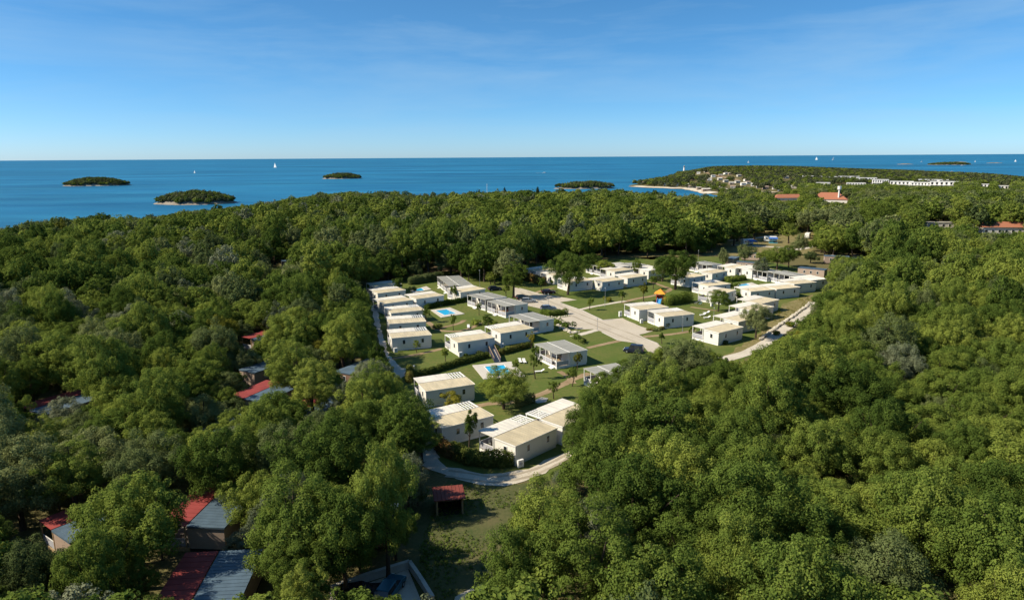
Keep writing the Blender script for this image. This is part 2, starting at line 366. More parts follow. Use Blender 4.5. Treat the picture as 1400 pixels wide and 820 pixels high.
mb.add([(-S_, -3000, SEA_Z), (S_, -3000, SEA_Z), (S_, S_, SEA_Z), (-S_, S_, SEA_Z)], [(0, 1, 2, 3)], 'sea')
sea = mb.build('sea'); sea['kind'] = 'structure'

ISLANDS = []
def island(cx, base, halfw, toppx, ratio, label, skew=0.0, seed=1, wood=True):
    """An island from its waterline pixels: centre, waterline row, half width, top row."""
    rg = np.random.default_rng(seed)
    c = gp(cx, base, SEA_Z); D = c[1]; rx = halfw / F * D; ry = rx * ratio; top = CAM_H - D * (toppx - HORIZON_Y - (700 - cx) * ROLL) / F
    c = c * (1 + ry * 0.9 / c[1]); hgt = max(top - SEA_Z - (6.5 if wood else 0), 1.0)
    ph = rg.uniform(0, 6.28, 6)
    def zf(X, Y):
        x = (X - c[0]) / rx; y = (Y - c[1]) / ry; th = np.arctan2(y, x)
        r = np.hypot(x, y) / (1 + 0.07 * np.sin(2 * th + ph[0]) + 0.05 * np.sin(3 * th + ph[1]) + 0.04 * np.sin(5 * th + ph[2]))
        q = np.clip(1 - r, -0.4, 1)
        e = np.clip((q - 0.07) / 0.80, 0, 1); e = np.sin(e * math.pi / 2) ** 0.9
        e = e * (1 + skew * x)
        z = np.where(q > 0, SEA_Z - 0.3 + np.clip(q / 0.06, 0, 1) * 1.5 * (0.75 + 0.35 * np.sin(3 * th + ph[5])) + e * (hgt - 1.6), SEA_Z - 0.3 + q * 30)
        return z + 0.5 * np.sin(X * 0.21 + ph[3]) * np.sin(Y * 0.17 + ph[4]) * (q > 0.02)
    o = grid_mesh('island', np.linspace(c[0] - rx * 1.25, c[0] + rx * 1.25, 70), np.linspace(c[1] - ry * 1.25, c[1] + ry * 1.25, 60), zf, 'rock', keep=SEA_Z - 1.5)
    o['kind'] = 'structure'; o['label'] = label
    ISLANDS.append((c, rx, ry, zf, wood, label)); return o
island(132, 254.6, 44, 241.0, 0.55, 'low wooded island far out beyond the round wooded one', 0.0, 3)
island(270, 280.0, 59, 259.0, 0.60, 'dark wooded island with a pale rocky shore off the wood', 0.0, 5)
island(467, 244.8, 27, 235.0, 0.50, 'small flat-topped wooded islet alone on open sea', 0.1, 8)
island(801, 258.5, 41, 246.0, 0.45, 'long wooded island with pale rocks at its tip, beside the headland', 0.15, 11)
island(1238, 224.9, 12, 223.3, 0.3, 'tiny bare dark reef beside a longer flat islet', 0.0, 21, False)
island(1298, 225.6, 28, 220.8, 0.35, 'long flat dark islet beyond the white hotel', 0.2, 22)
island(1312, 221.8, 12, 220.6, 0.3, 'thin pale rock bank behind the flat dark islet', 0.0, 23, False)
island(1359, 223.2, 10, 221.8, 0.3, 'thin pale rock bank alone near the horizon', 0.0, 24, False)

# ------------------------------------------------------------------ lawns, road, tracks and paths
def zz(k, *pts):
    o = {1: (480, 330, .17143), 2: (700, 330, .17143), 3: (900, 330, .17143), 4: (500, 440, .17143), 5: (700, 400, .17143), 6: (540, 540, .2143), 7: (900, 380, .17143), 8: (500, 440, .14634), 9: (640, 480, .12857), 10: (800, 340, .12857), 11: (640, 360, .12857), 12: (960, 340, .12857), 13: (0, 640, .26429), 14: (430, 640, .26429), 15: (250, 420, .21429)}[k]
    r = [(o[0] + x * o[2], o[1] + y * o[2]) for x, y in pts]
    return r if len(r) > 1 else r[0]
sheet('lawn', [(480, 388), (545, 381), (600, 371), (660, 371), (720, 361), (800, 356), (900, 351), (1000, 351), (1135, 371), (1152, 385), (1105, 425), (1064, 458), (1000, 505), (880, 505), (830, 560), (792, 640), (740, 660), (610, 655), (590, 600), (555, 545), (525, 480), (495, 430)], 0.02, 'lawn', rough=.8)
sheet('dry_grass_clearing', [(535, 850), (690, 850), (700, 760), (765, 672), (785, 632), (740, 661), (610, 656), (570, 700), (560, 760)], 0.024, 'clearing', rough=.8)
sheet('camping_field', [(940, 343), (985, 328), (1020, 316), (1110, 314), (1125, 330), (1100, 352), (1040, 349), (990, 350), (935, 350)], 0.02, 'dry')
sheet('camping_field.001', [(858, 350), (872, 341), (925, 343), (930, 352), (890, 355)], 0.02, 'dry')
sheet('pine_floor', [(560, 378), (600, 362), (690, 366), (735, 372), (700, 391), (655, 386), (610, 372)], 0.016, 'path')
ribbon('camp_lane', [(1000, 335), (1060, 338), (1090, 341), (1125, 333), (1175, 326)], 4.0, 0.045, 'gravel', wj=0.1)
ribbon('camp_lane.001', [(995, 329), (1030, 326), (1060, 322)], 3.0, 0.045, 'sand', wj=0.1)

sheet('road', [(704, 393), (720, 397.3), (734, 401), (762, 405), (788.5, 410.2)] + zz(2, (375, 487), (530, 540), (725, 627), (800, 621), (880, 612), (1000, 668), (1135, 715), (1010, 745), (1060, 770), (1165, 815)) +
      [(918, 486), (890, 488), (881.7, 475.4)] + zz(5, (985, 402), (850, 385), (722, 314), (660, 292), (520, 294), (470, 285)) + zz(2, (350, 612), (455, 602), (440, 575), (260, 545), (120, 512), (35, 465), (10, 400)), 0.06, 'road', rough=.16)
M['rut'] = mix_ground('wheel_rut', [(0.36, 0.31, 0.24), (0.44, 0.39, 0.31), (0.32, 0.275, 0.21)], [0.7, 0.2], bs=12)
for k_, off in enumerate((-1.0, 1.0)):
    ribbon('wheel_rut', [(716 + off * 5, 399 - off * .5), (760 + off * 5, 419 - off), (800 + off * 6, 436 - off), (848 + off * 7, 455 - off * 1.5), (890 + off * 8, 471 - off * 2)], .55, 0.066, 'rut', wj=.35)
    ribbon('wheel_rut', zz(6, (330 + 10 * off, 500 - 18 * off), (480, 520 - 20 * off), (640, 540 - 18 * off), (840, 508 - 18 * off), (1000, 446 - 16 * off), (1100, 392 - 14 * off)), .5, 0.070, 'rut', wj=.4)
def kerb(pts, name='kerb'):
    P = [Vector((*gp(*p), 0)) for p in pts]; mb = MB()
    for a, b in zip(P[:-1], P[1:]):
        d = (b - a).normalized(); n = Vector((-d.y, d.x, 0)) * 0.14
        mb.prism([(a - n).to_tuple()[:2], (b - n).to_tuple()[:2], (b + n).to_tuple()[:2], (a + n).to_tuple()[:2]], 0.0, 0.13, 'concrete')
    o = mb.build(name); o['kind'] = 'structure'
kerb(zz(2, (372, 487), (525, 540))); kerb(zz(2, (560, 552), (725, 631), (805, 624))); kerb(zz(5, (1048, 362), (1168, 412))); kerb(zz(5, (718, 316), (852, 383)))
kerb(zz(2, (60, 375), (215, 418)))
ribbon('footpath', zz(4, (212, 292), (300, 280), (400, 262), (520, 236), (606, 214)), 1.3, 0.04, 'path', wj=0.12)
ribbon('footpath.001', zz(1, (600, 636), (640, 665), (690, 705), (800, 718), (880, 712), (960, 690), (1030, 650), (1090, 612)), 1.4, 0.04, 'path', wj=0.12)
ribbon('footpath.002', zz(1, (690, 706), (760, 680), (860, 655), (905, 628)), 1.2, 0.044, 'path', wj=0.12)
ribbon('footpath.003', zz(9, (60, 590), (220, 560), (400, 550), (560, 520), (700, 480), (840, 430), (1000, 362), (1120, 300), (1290, 235)), 1.6, 0.04, 'path', wj=0.15)
ribbon('footpath.004', zz(9, (1120, 345), (1060, 270), (970, 215)), 1.3, 0.044, 'path', wj=0.12)
ribbon('footpath.005', zz(2, (535, 546), (640, 522), (740, 504), (830, 488), (905, 476)), 1.5, 0.044, 'gravel', wj=0.12)
ribbon('footpath.006', zz(10, (380, 575), (560, 530), (720, 500), (900, 440), (830, 400), (690, 350)), 1.6, 0.04, 'path', wj=0.15)
ribbon('footpath.007', zz(5, (478, 352), (590, 322), (680, 296)), 1.8, 0.044, 'gravel', wj=0.1)
ribbon('footpath.008', zz(5, (600, 442), (740, 410), (858, 384)), 1.4, 0.044, 'path', wj=0.12)
ribbon('footpath.009', zz(5, (1050, 352), (1250, 335), (1400, 312)) + [(950, 451)], 1.4, 0.044, 'path', wj=0.12)
ribbon('footpath.010', zz(10, (1120, 620), (1260, 640), (1400, 660)), 1.2, 0.044, 'path', wj=0.12)
ribbon('footpath.011', zz(2, (190, 410), (240, 392), (330, 372)), 1.2, 0.044, 'path', wj=0.1)
sheet('gravel_track', [(508, 418), (514, 418)] + zz(8, (140, 20), (152, 100), (190, 200), (215, 310), (252, 345), (330, 430), (412, 445), (395, 492), (330, 520), (310, 570)) + [(560, 545), (585, 585), (600, 625), (578, 632), (566, 590), (545, 552)] + zz(8, (250, 565), (205, 480), (182, 400), (152, 340), (130, 200), (118, 110), (85, 20)), 0.05, 'gravel', rough=.3)
sheet('gravel_track.001', [(596, 622)] + zz(6, (330, 462), (420, 468), (560, 503), (680, 503), (860, 470), (960, 418), (1090, 366), (1180, 330), (1200, 360), (1090, 412), (1000, 470), (840, 545), (700, 582), (560, 577), (400, 542), (300, 505)) + [(578, 634)], 0.064, 'gravel', rough=.35)
sheet('gravel_track.002', [(612, 850), (650, 850), (664, 800), (660, 798), (640, 806), (622, 816)], 0.05, 'gravel')
ribbon('gravel_track.003', [(1112, 413)] + zz(7, (1200, 265), (1120, 325), (1040, 380), (950, 445), (850, 520), (700, 600), (520, 650)), 3.0, 0.05, 'gravel', wj=0.1)
sheet('dry_grass_verge', zz(7, (1230, 130), (1000, 205), (930, 300), (830, 390), (780, 480), (700, 520), (520, 630), (560, 660), (800, 540), (1010, 440), (1215, 290)), 0.03, 'dry', rough=.5)

# ------------------------------------------------------------------ mobile homes and cabins
HL, WB, WT = 9.0, 4.2, 3.3
WO = WB + WT
_cache = {}
def cached(key, fn):
    if key not in _cache: _cache[key] = fn()
    return _cache[key]
def roof_mesh(m, x0, x1, y0, y1, z0, slope, ribs=True, trim='white', step=0.55):
    mb = MB(); t = 0.10; z1 = z0 + slope
    mb.hexa([(x0, y0, z0), (x1, y0, z0), (x1, y1, z1), (x0, y1, z1)], [(x0, y0, z0 + t), (x1, y0, z0 + t), (x1, y1, z1 + t), (x0, y1, z1 + t)], m)
    if ribs:
        n = int((x1 - x0) / step)
        for i in range(1, n):
            x = x0 + (x1 - x0) * i / n
            mb.hexa([(x - .03, y0 + .05, z0 + t - .01), (x + .03, y0 + .05, z0 + t - .01), (x + .03, y1 - .05, z1 + t - .01), (x - .03, y1 - .05, z1 + t - .01)],
                    [(x - .02, y0 + .05, z0 + t + .035), (x + .02, y0 + .05, z0 + t + .035), (x + .02, y1 - .05, z1 + t + .035), (x - .02, y1 - .05, z1 + t + .035)], m)
    return mb
def window(parent, key, x, y, z, w, h, face):
    """A framed window on a wall; face gives the wall it sits in."""
    def fr():
        mb = MB(); t = 0.06
        for a, b, c, d in ((-w / 2 - t, w / 2 + t, -h / 2 - t, -h / 2), (-w / 2 - t, w / 2 + t, h / 2, h / 2 + t), (-w / 2 - t, -w / 2, -h / 2, h / 2), (w / 2, w / 2 + t, -h / 2, h / 2)):
            mb.box(a, b, -0.06, 0.02, c, d, 'white')
        return mb.mesh('window_frame')
    def pn():
        return MB().box(-w / 2, w / 2, -0.02, 0.01, -h / 2, h / 2, 'glass').mesh('pane')
    o = obj('window', cached(('wf', w, h), fr), parent); o.location = (x, y, z); o.rotation_euler = (0, 0, {'front': 0, 'end': -math.pi / 2, 'back': math.pi / 2, 'terrace': math.pi}[face])
    p = obj('pane', cached(('wp', w, h), pn), o); return o
def rail_mesh(x0, y0, x1, y1, net='net'):
    mb = MB(); d = 0.03; zt = 1.5; zb = 0.55
    if x0 == x1:
        mb.box(x0 - d, x0 + d, y0, y1, zt, zt + .07, 'white'); mb.box(x0 - .012, x0 + .012, y0, y1, zb + .08, zt, net)
    else:
        mb.box(x0, x1, y0 - d, y0 + d, zt, zt + .07, 'white'); mb.box(x0, x1, y0 - .012, y0 + .012, zb + .08, zt, net)
    return mb.mesh('railing')
STY = {'cream': dict(wall='wallw', roof='rcream', troof='rwhite'), 'grey': dict(wall='wallw', roof='rgrey', troof='rgrey'),
       'white': dict(wall='wallw', roof='rwhite', troof='rwhite'),
       'cabin': dict(wall='wallbeige', roof='rblue', troof='rred'), 'brown': dict(wall='wallbrown', roof='rblue', troof='rred')}
HOMES = []
def home(A, ang, style, label, pergola=None, terrace=True, detail=2, z=0.0, length=HL, name='mobile_home', group=None, wb=WB, win=True, px=True, steps=4.5, zr=3.2, cat='mobile home'):
    """A = photo pixel of the near roof corner of the body (height 3.2 m) or world xy; ang = direction of the long axis."""
    p = gp(A[0], A[1], zr) if px else np.array(A, float)
    s = STY[style]; e = empty(name, (p[0], p[1], z + 0.02), R(ang)); tag(e, label, cat, group)
    L_ = length; wo = wb + WT
    K = (style, L_, wb)
    obj('wall', cached(('wall', K), lambda: MB().box(0, L_, 0, wb, 0.40, 2.98, s['wall']).mesh('wall')), e)
    obj('skirting', cached(('skirt', K), lambda: MB().box(.06, L_ - .06, .06, wb - .06, 0, 0.40, 'white' if style in ('cream', 'grey', 'white') else 'dark').mesh('skirting')), e)
    rf = obj('roof', cached(('roof', K), lambda: roof_mesh(s['roof'], -0.10, L_ + 0.10, -0.12, wb + 0.02, 2.985, 0.10).mesh('roof')), e)
    def gut():
        mb = MB(); tm = 'white' if style in ('cream', 'grey', 'white') else s['roof']
        mb.box(-.13, L_ + .13, -.15, -.122, 2.95, 3.11, tm); mb.box(-.13, -.102, -.122, wb + .0, 2.95, 3.15, tm); mb.box(L_ + .102, L_ + .13, -.122, wb, 2.95, 3.15, tm)
        return mb.mesh('gutter')
    obj('gutter', cached(('gut', K), gut), e)
    if style in ('cream', 'white', 'grey') and detail >= 2:
        cm = cached('cor', lambda: MB().box(-.04, .04, -.04, .04, .38, 2.98, 'white').mesh('corner_trim'))
        for x, y in ((.015, .015), (L_ - .015, .015), (.015, wb - .04)):
            q = obj('corner_trim', cm, e); q.location = (x, y, 0)
    if win:
        window(e, 0, 2.7, 0, 1.95, .55, .95, 'front'); window(e, 0, L_ - 2.0, 0, 1.95, .55, .95, 'front')
        if style != 'cabin': window(e, 0, 0, wb * 0.47, 1.95, .62, .95, 'end')
        window(e, 0, L_, wb * 0.5, 1.95, .62, .95, 'back')
        if not terrace:
            for q in (.25, .5, .75): window(e, 0, L_ * q, wb, 1.95, .6, .9, 'terrace')
    if terrace:
        obj('deck', cached(('deck', K), lambda: MB().box(0, L_, wb + .004, wo, 0.0, 0.50, 'white' if style in ('cream', 'grey', 'white') else 'wood').box(.05, L_ - .05, wb + .05, wo - .05, .50, .53, 'deck').mesh('deck')), e)
        x0, x1 = 0.0, L_
        if pergola == 'A': x0 = 2.7
        if pergola == 'B': x1 = L_ - 2.7
        obj('terrace_roof', cached(('troof', K, pergola), lambda: roof_mesh(s['troof'], x0 - (.08 if pergola != 'A' else 0), x1 + (.08 if pergola != 'B' else 0), wb + .16, wo + .12, 3.10, 0.06, ribs=detail >= 2, step=0.9).mesh('terrace_roof')), e)
        if style == 'grey':
            obj('roof_beam', cached(('rb', K), lambda: MB().box(-.10, L_ + .10, wb + .03, wb + .15, 2.96, 3.24, 'white').mesh('roof_beam')), e)
        if pergola:
            a, b = (0.0, x0) if pergola == 'A' else (x1, L_)
            def fr():
                mb = MB(); mb.box(a, b, wo - .02, wo + .10, 3.04, 3.20, 'white'); mb.box(a, b, wb + .16, wb + .26, 3.04, 3.20, 'white')
                mb.box(a + .08, b - .08, (wb + wo) / 2 - .05, (wb + wo) / 2 + .05, 3.05, 3.19, 'white')
                q = a if pergola == 'A' else b - .08
                mb.box(q, q + .08, wb + .26, wo - .02, 3.04, 3.20, 'white'); return mb.mesh('pergola_frame')
            pf = obj('pergola_frame', cached(('pf', K, pergola), fr), e)
            n = 5
            me = cached(('slat', K), lambda: MB().box(-.07, .07, wb + .27, wo - .03, 3.10, 3.215, 'white').mesh('slat'))
            for i in range(n):
                sl = obj('slat', me, pf); sl.location = (a + (b - a) * (i + 0.6) / n, 0, 0)
        pm = cached(('post', style in ('cream', 'grey', 'white')), lambda: MB().box(-.06, .06, -.06, .06, .5, 3.10, 'white' if style in ('cream', 'grey', 'white') else 'wood').mesh('post'))
        xs = (.07, 2.25, 4.5, 6.75, L_ - .07) if style == 'grey' else (.07, 3.0, 6.0, L_ - .07)
        for x in xs:
            q = obj('post', pm, e); q.location = (x, wo - .065, 0)
        q = obj('post', pm, e); q.location = (.07, wb + .32, 0)
        obj('railing', cached(('r1', K), lambda: rail_mesh(0.07, wb + .39, 0.07, wo - .13)), e)
        obj('railing', cached(('r2', K), lambda: rail_mesh(L_ - .07, wb + .06, L_ - .07, wo - .13)), e)
        if steps > 0:
            obj('railing', cached(('r3', K, steps), lambda: rail_mesh(0.14, wo - .065, steps - .7, wo - .065)), e)
            obj('railing', cached(('r4', K, steps), lambda: rail_mesh(steps + .7, wo - .065, L_ - .14, wo - .065)), e)
            obj('entry_step', cached(('st', K, steps), lambda: MB().box(steps - .65, steps + .65, wo + .004, wo + .45, 0, .34, 'white').box(steps - .65, steps + .65, wo + .454, wo + .9, 0, .17, 'white').mesh('entry_step')), e)
        def dr():
            mb = MB(); mb.box(L_ * .35, L_ * .35 + .07, wb + .005, wb + .05, .54, 2.65, 'white'); mb.box(L_ * .35 + 2.0, L_ * .35 + 2.07, wb + .005, wb + .05, .54, 2.65, 'white'); mb.box(L_ * .35, L_ * .35 + 2.07, wb + .005, wb + .05, 2.65, 2.72, 'white')
            return mb.mesh('sliding_door')
        d = obj('sliding_door', cached(('door', K), dr), e)
        obj('pane', cached(('doorp', K), lambda: MB().box(L_ * .35 + .072, L_ * .35 + 1.998, wb + .005, wb + .03, .54, 2.648, 'glass').mesh('pane')), d)
        if style != 'cabin':
            window(e, 0, L_ * .85, wb, 1.8, .9, 1.0, 'terrace')
    HOMES.append((p, R(ang), L_, wo if terrace else wb)); return e

Z2 = zz
def C(k, x, y): return zz(k, (x, y))
G1 = 'cream-roofed mobile homes with a terrace'
G2 = 'grey-roofed mobile homes with a terrace'
# the row along the gravel track, from the forest inwards
home(C(1, 190, 362), 33, 'cream', 'white mobile home at the wood end of the row along the gravel track', 'B', group=G1)
home(C(1, 212, 412), 33, 'cream', 'white mobile home half hidden by oaks, second from the wood end of the track row', 'B', group=G1)
home(C(1, 262, 495), 35, 'cream', 'white mobile home in the track row, third from its wood end', None, group=G1)
home(C(1, 320, 570), 24, 'cream', 'mobile home in the track row, fourth from the wood end, four dark roof slots', 'B', group=G1)
home(C(1, 303, 655), 15, 'cream', 'mobile home with a stained blotchy roof in the row along the gravel track', 'B', group=G1)
home(C(1, 325, 768), 18, 'cream', 'cream-roofed mobile home at the track end of the footpath, last of its row', 'B', group=G1)
home(C(1, 520, 457), 35, 'cream', 'cream-roofed mobile home between the small hidden pool and the track row', None, group=G1)
# around the lawns with the pools
e_ = gp(*C(1, 968, 345), 3.2); d_ = np.array([math.cos(R(108)), math.sin(R(108))])
home(e_, 108, 'grey', 'grey-roofed mobile home of a joined pair by the pines, the end beside the cream roof', group=G2, px=False)
home(e_ + d_ * 9.5, 108, 'grey', 'grey-roofed mobile home of a joined pair, the end under the pines', group=G2, px=False)
home(C(1, 872, 404), 37, 'cream', 'cream-roofed mobile home with a small tree at its white front, before the grey pair', None, group=G1)
home(C(1, 1236, 440), 128, 'grey', 'grey-roofed mobile home with open verandah, beside the dark parked cars', group=G2)
home(C(1, 1408, 492), 126, 'grey', 'grey-roofed mobile home with red furniture on its verandah', group=G2)
home(C(2, 332, 613), 124, 'grey', 'grey-roofed mobile home beside the rockery and the road', group=G2)
home(C(4, 1075, 88), 31, 'cream', 'cream-roofed mobile home behind the red-tipped hedge, next to the grey roof', 'A', group=G1)
home(C(4, 735, 162), 28, 'cream', 'cream-roofed mobile home at the steps leading to the large pool', 'A', group=G1)
home(C(4, 480, 548), 24, 'cream', 'cream-roofed mobile home between the large pool and the gravel track', 'B', group=G1)
home(C(6, 300, 205), 33, 'cream', 'cream-roofed mobile home half behind the big dark oak, slatted pergola end', 'B', group=G1)
home(C(6, 768, 320), 46, 'cream', 'cream-roofed mobile home beside the bend of the gravel track, behind a hedge', 'B', group=G1, steps=6.5)
home(C(6, 1068, 196), 46, 'cream', 'cream-roofed mobile home half hidden by forest, slatted pergola end towards the earth path', 'A', group=G1)
home(C(5, 598, 453), 118, 'grey', 'grey-roofed mobile home with white verandah beside the large pool lawn', group=G2, steps=1.2)
home(C(5, 1060, 660), 118, 'grey', 'grey-roofed mobile home almost hidden in forest, only white verandah posts showing', group=G2, steps=1.2)
# behind the road
home(C(2, 190, 238), 36, 'cream', 'cream-roofed mobile home at the pine edge, behind the reddish hedge', None, group=G1)
home(C(2, 338, 272), 36, 'cream', 'cream-roofed mobile home with a dark terrace opening beside the tall oak', None, group=G1)
home(C(2, 455, 325), 26, 'cream', 'cream-roofed mobile home standing behind the tall oak by the road', None, group=G1)
home(C(2, 722, 322), 32, 'cream', 'cream-roofed mobile home joined in line behind the lamp on the big lawn', None, group=G1)
home(C(2, 922, 292), 34, 'cream', 'cream-roofed mobile home ending the line behind the playground lawn', None, group=G1)
home(C(2, 820, 240), 36, 'cream', 'cream-roofed mobile home behind the line at the playground lawn', None, group=G1)
home(C(2, 835, 193), 120, 'grey', 'flat grey-roofed mobile home in the shade of the pines', group=G2)
home(C(2, 985, 190), 120, 'white', 'pale mobile home by the sunlit dry clearing', group=G1)
home(C(2, 1100, 190), 120, 'grey', 'pale blue-grey roofed mobile home beside the dry clearing', group=G2)
home(C(2, 1090, 232), 40, 'white', 'narrow-looking white mobile home beside the round clipped bush', None, group=G1)
home(C(2, 1015, 545), 22, 'cream', 'cream-roofed mobile home in front of the playground', 'B', group=G1)
home(C(2, 1212, 600), 21, 'cream', 'cream-roofed mobile home next to the olive bush and lamp at the road bulb', 'B', group=G1)
# the far park
home(C(3, 505, 180), 118, 'grey', 'grey-roofed mobile home with white posts beyond the round trees', group=G2)
home(C(3, 430, 255), 39, 'cream', 'cream-roofed mobile home between two others in the step row behind the oak', None, group=G1)
home(C(3, 615, 215), 39, 'cream', 'tall-looking cream-roofed mobile home at the head of the step row', None, group=G1)
home(C(3, 250, 292), 40, 'cream', 'cream-roofed mobile home just behind the lone oak by the playground', None, group=G1)
home(C(3, 400, 355), 26, 'cream', 'cream-roofed mobile home beside the small far pool', None, group=G1)
home(C(12, 205, 482), 46, 'cream', 'cream-roofed mobile home with bicycles against its white wall', None, group=G1)
home(C(12, 532, 228), 36, 'white', 'white mobile home with a dark bushy tree before it, near the small far pool', None, group=G1)
home(C(12, 860, 238), 116, 'grey', 'grey-roofed mobile home between the dark bushy tree and the wood edge', group=G2)
home(C(3, 1175, 262), 116, 'grey', 'grey-roofed mobile home with white posts beside the beige house', group=G2)
_q = gp(*C(3, 1258, 322), 3.2) - 9.0 * np.array([math.cos(R(22)), math.sin(R(22))])
home(_q, 22, 'cream', 'cream-roofed mobile home behind the long joined pair', None, group=G1, px=False)
_q = gp(*C(3, 1352, 296), 3.2) - 9.0 * np.array([math.cos(R(22)), math.sin(R(22))])
home(_q, 22, 'white', 'bright white-roofed mobile home at the wood edge, past the joined pair', None, group=G1, px=False)
_q = gp(*C(3, 738, 398), 3.2); _d = np.array([math.cos(R(21)), math.sin(R(21))])
home(_q, 21, 'cream', 'cream-roofed mobile home of the long joined pair, the end with the terrace opening', None, group=G1, px=False)
home(_q + _d * 9.7, 21, 'cream', 'cream-roofed mobile home of the long joined pair, the end at the dry verge', None, group=G1, px=False)
home(C(3, 815, 496), 38, 'cream', 'cream-roofed mobile home at the stone wall, next to the long joined pair', None, group=G1)
home(C(3, 757, 553), 36, 'cream', 'cream-roofed mobile home second from the long pair along the stone wall', None, group=G1)
home(C(3, 640, 638), 36, 'cream', 'cream-roofed mobile home partly behind the dark round oak', None, group=G1)
home(C(3, 482, 725), 36, 'cream', 'cream-roofed mobile home at the near end of the stone wall row', None, group=G1)
# older beige homes with dark roofs
G3 = 'older beige mobile homes with slate-blue roofs'
home(C(12, 335, 108), 55, 'cabin', 'beige mobile home with slate roof beside the round clipped tree', None, False, group=G3, length=7.5, wb=3.2)
home(C(12, 600, 140), 150, 'cabin', 'beige mobile home with slate roof between two dark trees', None, False, group=G3, length=7.5, wb=3.2)
home(C(12, 1332, 212), 141, 'cabin', 'long pinkish beige mobile home with slate roof at the wood edge', None, False, group=G3, length=9, wb=3.8)
home(C(12, 625, 45), 150, 'cabin', 'beige mobile home at the edge of the camping field', None, False, group=G3, length=7, wb=3.2)
home((1160, 349.5), 160, 'cabin', 'beige mobile home with blue roof in the shaded lane, the end at the lane bend', None, False, group=G3, length=9, wb=4)
home((1185, 352.5), 160, 'cabin', 'beige mobile home with blue roof in the shaded lane, among the trees', None, False, group=G3, length=9, wb=4)
# cabins in the oak wood
G4 = 'cabins with red awnings in the oak wood'
home(C(13, 362, 378), 55, 'cabin', 'cabin with blue-grey roof and long red awning at the dark oaks', None, steps=0, group=G4, name='cabin', cat='cabin', win=False)
home(C(13, 1156, 302), 86, 'cabin', 'cabin with bare beige end wall, blue ribbed roof and red awning', None, steps=0, group=G4, name='cabin', cat='cabin', win=False)
home(C(13, 1225, 700), 96, 'cabin', 'cabin with big blue roof patched with light, red awning beside it', None, steps=0, group=G4, name='cabin', cat='cabin', win=False)
home(C(15, 455, 415), 60, 'cabin', 'cabin with a light blue striped roof standing in a grassy gap', None, False, group=G4, name='cabin', cat='cabin')
home(C(15, 520, 602), 68, 'cabin', 'cabin with bright red awning and brick-coloured end wall', None, steps=0, group=G4, name='cabin', cat='cabin', win=False)
home((60, 566), 60, 'cabin', 'cabin showing only a sliver of red awning between dark oaks', None, steps=0, group=G4, name='cabin', cat='cabin', win=False)
home((537, 716), 92, 'brown', 'brown-walled cabin with dark roof in deep shade by the grey oak', None, False, group=G4, name='cabin', cat='cabin', win=False)
home(C(15, 1078, 425), 60, 'brown', 'brown-walled cabin beside the pale green round tree', None, False, group=G4, name='cabin', cat='cabin')
home(C(15, 520, 215), 60, 'cabin', 'cabin with pale blue roof and red awning deep in the oaks', None, steps=0, group=G4, name='cabin', cat='cabin', win=False)
home((440, 570), 70, 'cabin', 'cabin with an orange-red awning corner behind bright leaves', None, steps=0, group=G4, name='cabin', cat='cabin', win=False)
home((385, 357), 20, 'brown', 'brown house with a pinkish roof alone in the wood', None, False, group=None, name='cabin', cat='cabin')
home((283, 600), 60, 'cabin', 'cabin with plain blue-grey roof shaded by wide oaks', None, False, steps=0, group=G4, name='cabin', cat='cabin', win=False)

# ------------------------------------------------------------------ trees
def leaf_mesh(name, centres, radii, n_cards, size, m, seed, up=0.25, outc=None, flat=1.0, rnd=0.55, trunk=None):
    """Leaf sprays: many small faces on the surface of overlapping clumps."""
    rg = np.random.default_rng(seed); C_ = np.asarray(centres, float); r_ = np.asarray(radii, float)
    w = r_ ** 2; k = rg.choice(len(C_), n_cards, p=w / w.sum())
    d = rg.normal(size=(n_cards, 3)); d[:, 2] += up; d /= np.linalg.norm(d, axis=1)[:, None]
    rad = r_[k] * np.where(rg.random(n_cards) < .07, rg.uniform(1.0, 1.45, n_cards), rg.uniform(0.70, 1.08, n_cards))
    P = C_[k] + d * rad[:, None] * np.array([1, 1, flat])
    oc = C_.mean(0) if outc is None else np.array(outc)
    o = P - oc; o /= np.linalg.norm(o, axis=1)[:, None] + 1e-9
    N_ = d + 0.30 * o + np.array([0, 0, 0.25]) + rnd * rg.normal(size=(n_cards, 3)); N_ /= np.linalg.norm(N_, axis=1)[:, None]
    T = np.cross(N_, rg.normal(size=(n_cards, 3))); T /= np.linalg.norm(T, axis=1)[:, None] + 1e-9
    B = np.cross(N_, T)
    s = (size * rg.uniform(0.6, 1.35, n_cards))[:, None] / 2; a = rg.uniform(0.5, 0.9, n_cards)[:, None]
    V = np.stack([P - T * s, P - B * s * a + N_ * s * 0.25, P + T * s, P + B * s * a + N_ * s * 0.2], 1).reshape(-1, 3)
    tone_c = rg.uniform(0, 1, len(C_)); tone = np.clip(0.55 * tone_c[k] + 0.45 * rg.uniform(0, 1, n_cards), 0, 1)
    nv = len(V); nf = n_cards; ex = trunk.v if trunk else []; ef = trunk.f if trunk else []
    me = bpy.data.meshes.new(name)
    if not ex:
        me.vertices.add(nv); me.vertices.foreach_set('co', V.astype(np.float32).ravel())
        me.loops.add(nf * 4); me.loops.foreach_set('vertex_index', np.arange(nf * 4, dtype=np.int32))
        me.polygons.add(nf); me.polygons.foreach_set('loop_start', np.arange(0, nf * 4, 4, dtype=np.int32))
        me.update(calc_edges=True)
    else:
        me.from_pydata(V.tolist() + [tuple(p) for p in ex], [], np.arange(nf * 4).reshape(-1, 4).tolist() + [tuple(nv + i for i in f) for f in ef]); me.update()
    me.materials.append(M[m])
    if ex:
        me.materials.append(M['bark']); me.polygons.foreach_set('material_index', [0] * nf + [1] * len(ef)); tone = np.concatenate([tone, np.full(len(ef), .5)])
    at = me.attributes.new('tone', 'FLOAT', 'FACE'); at.data.foreach_set('value', tone.astype(np.float32))
    return me

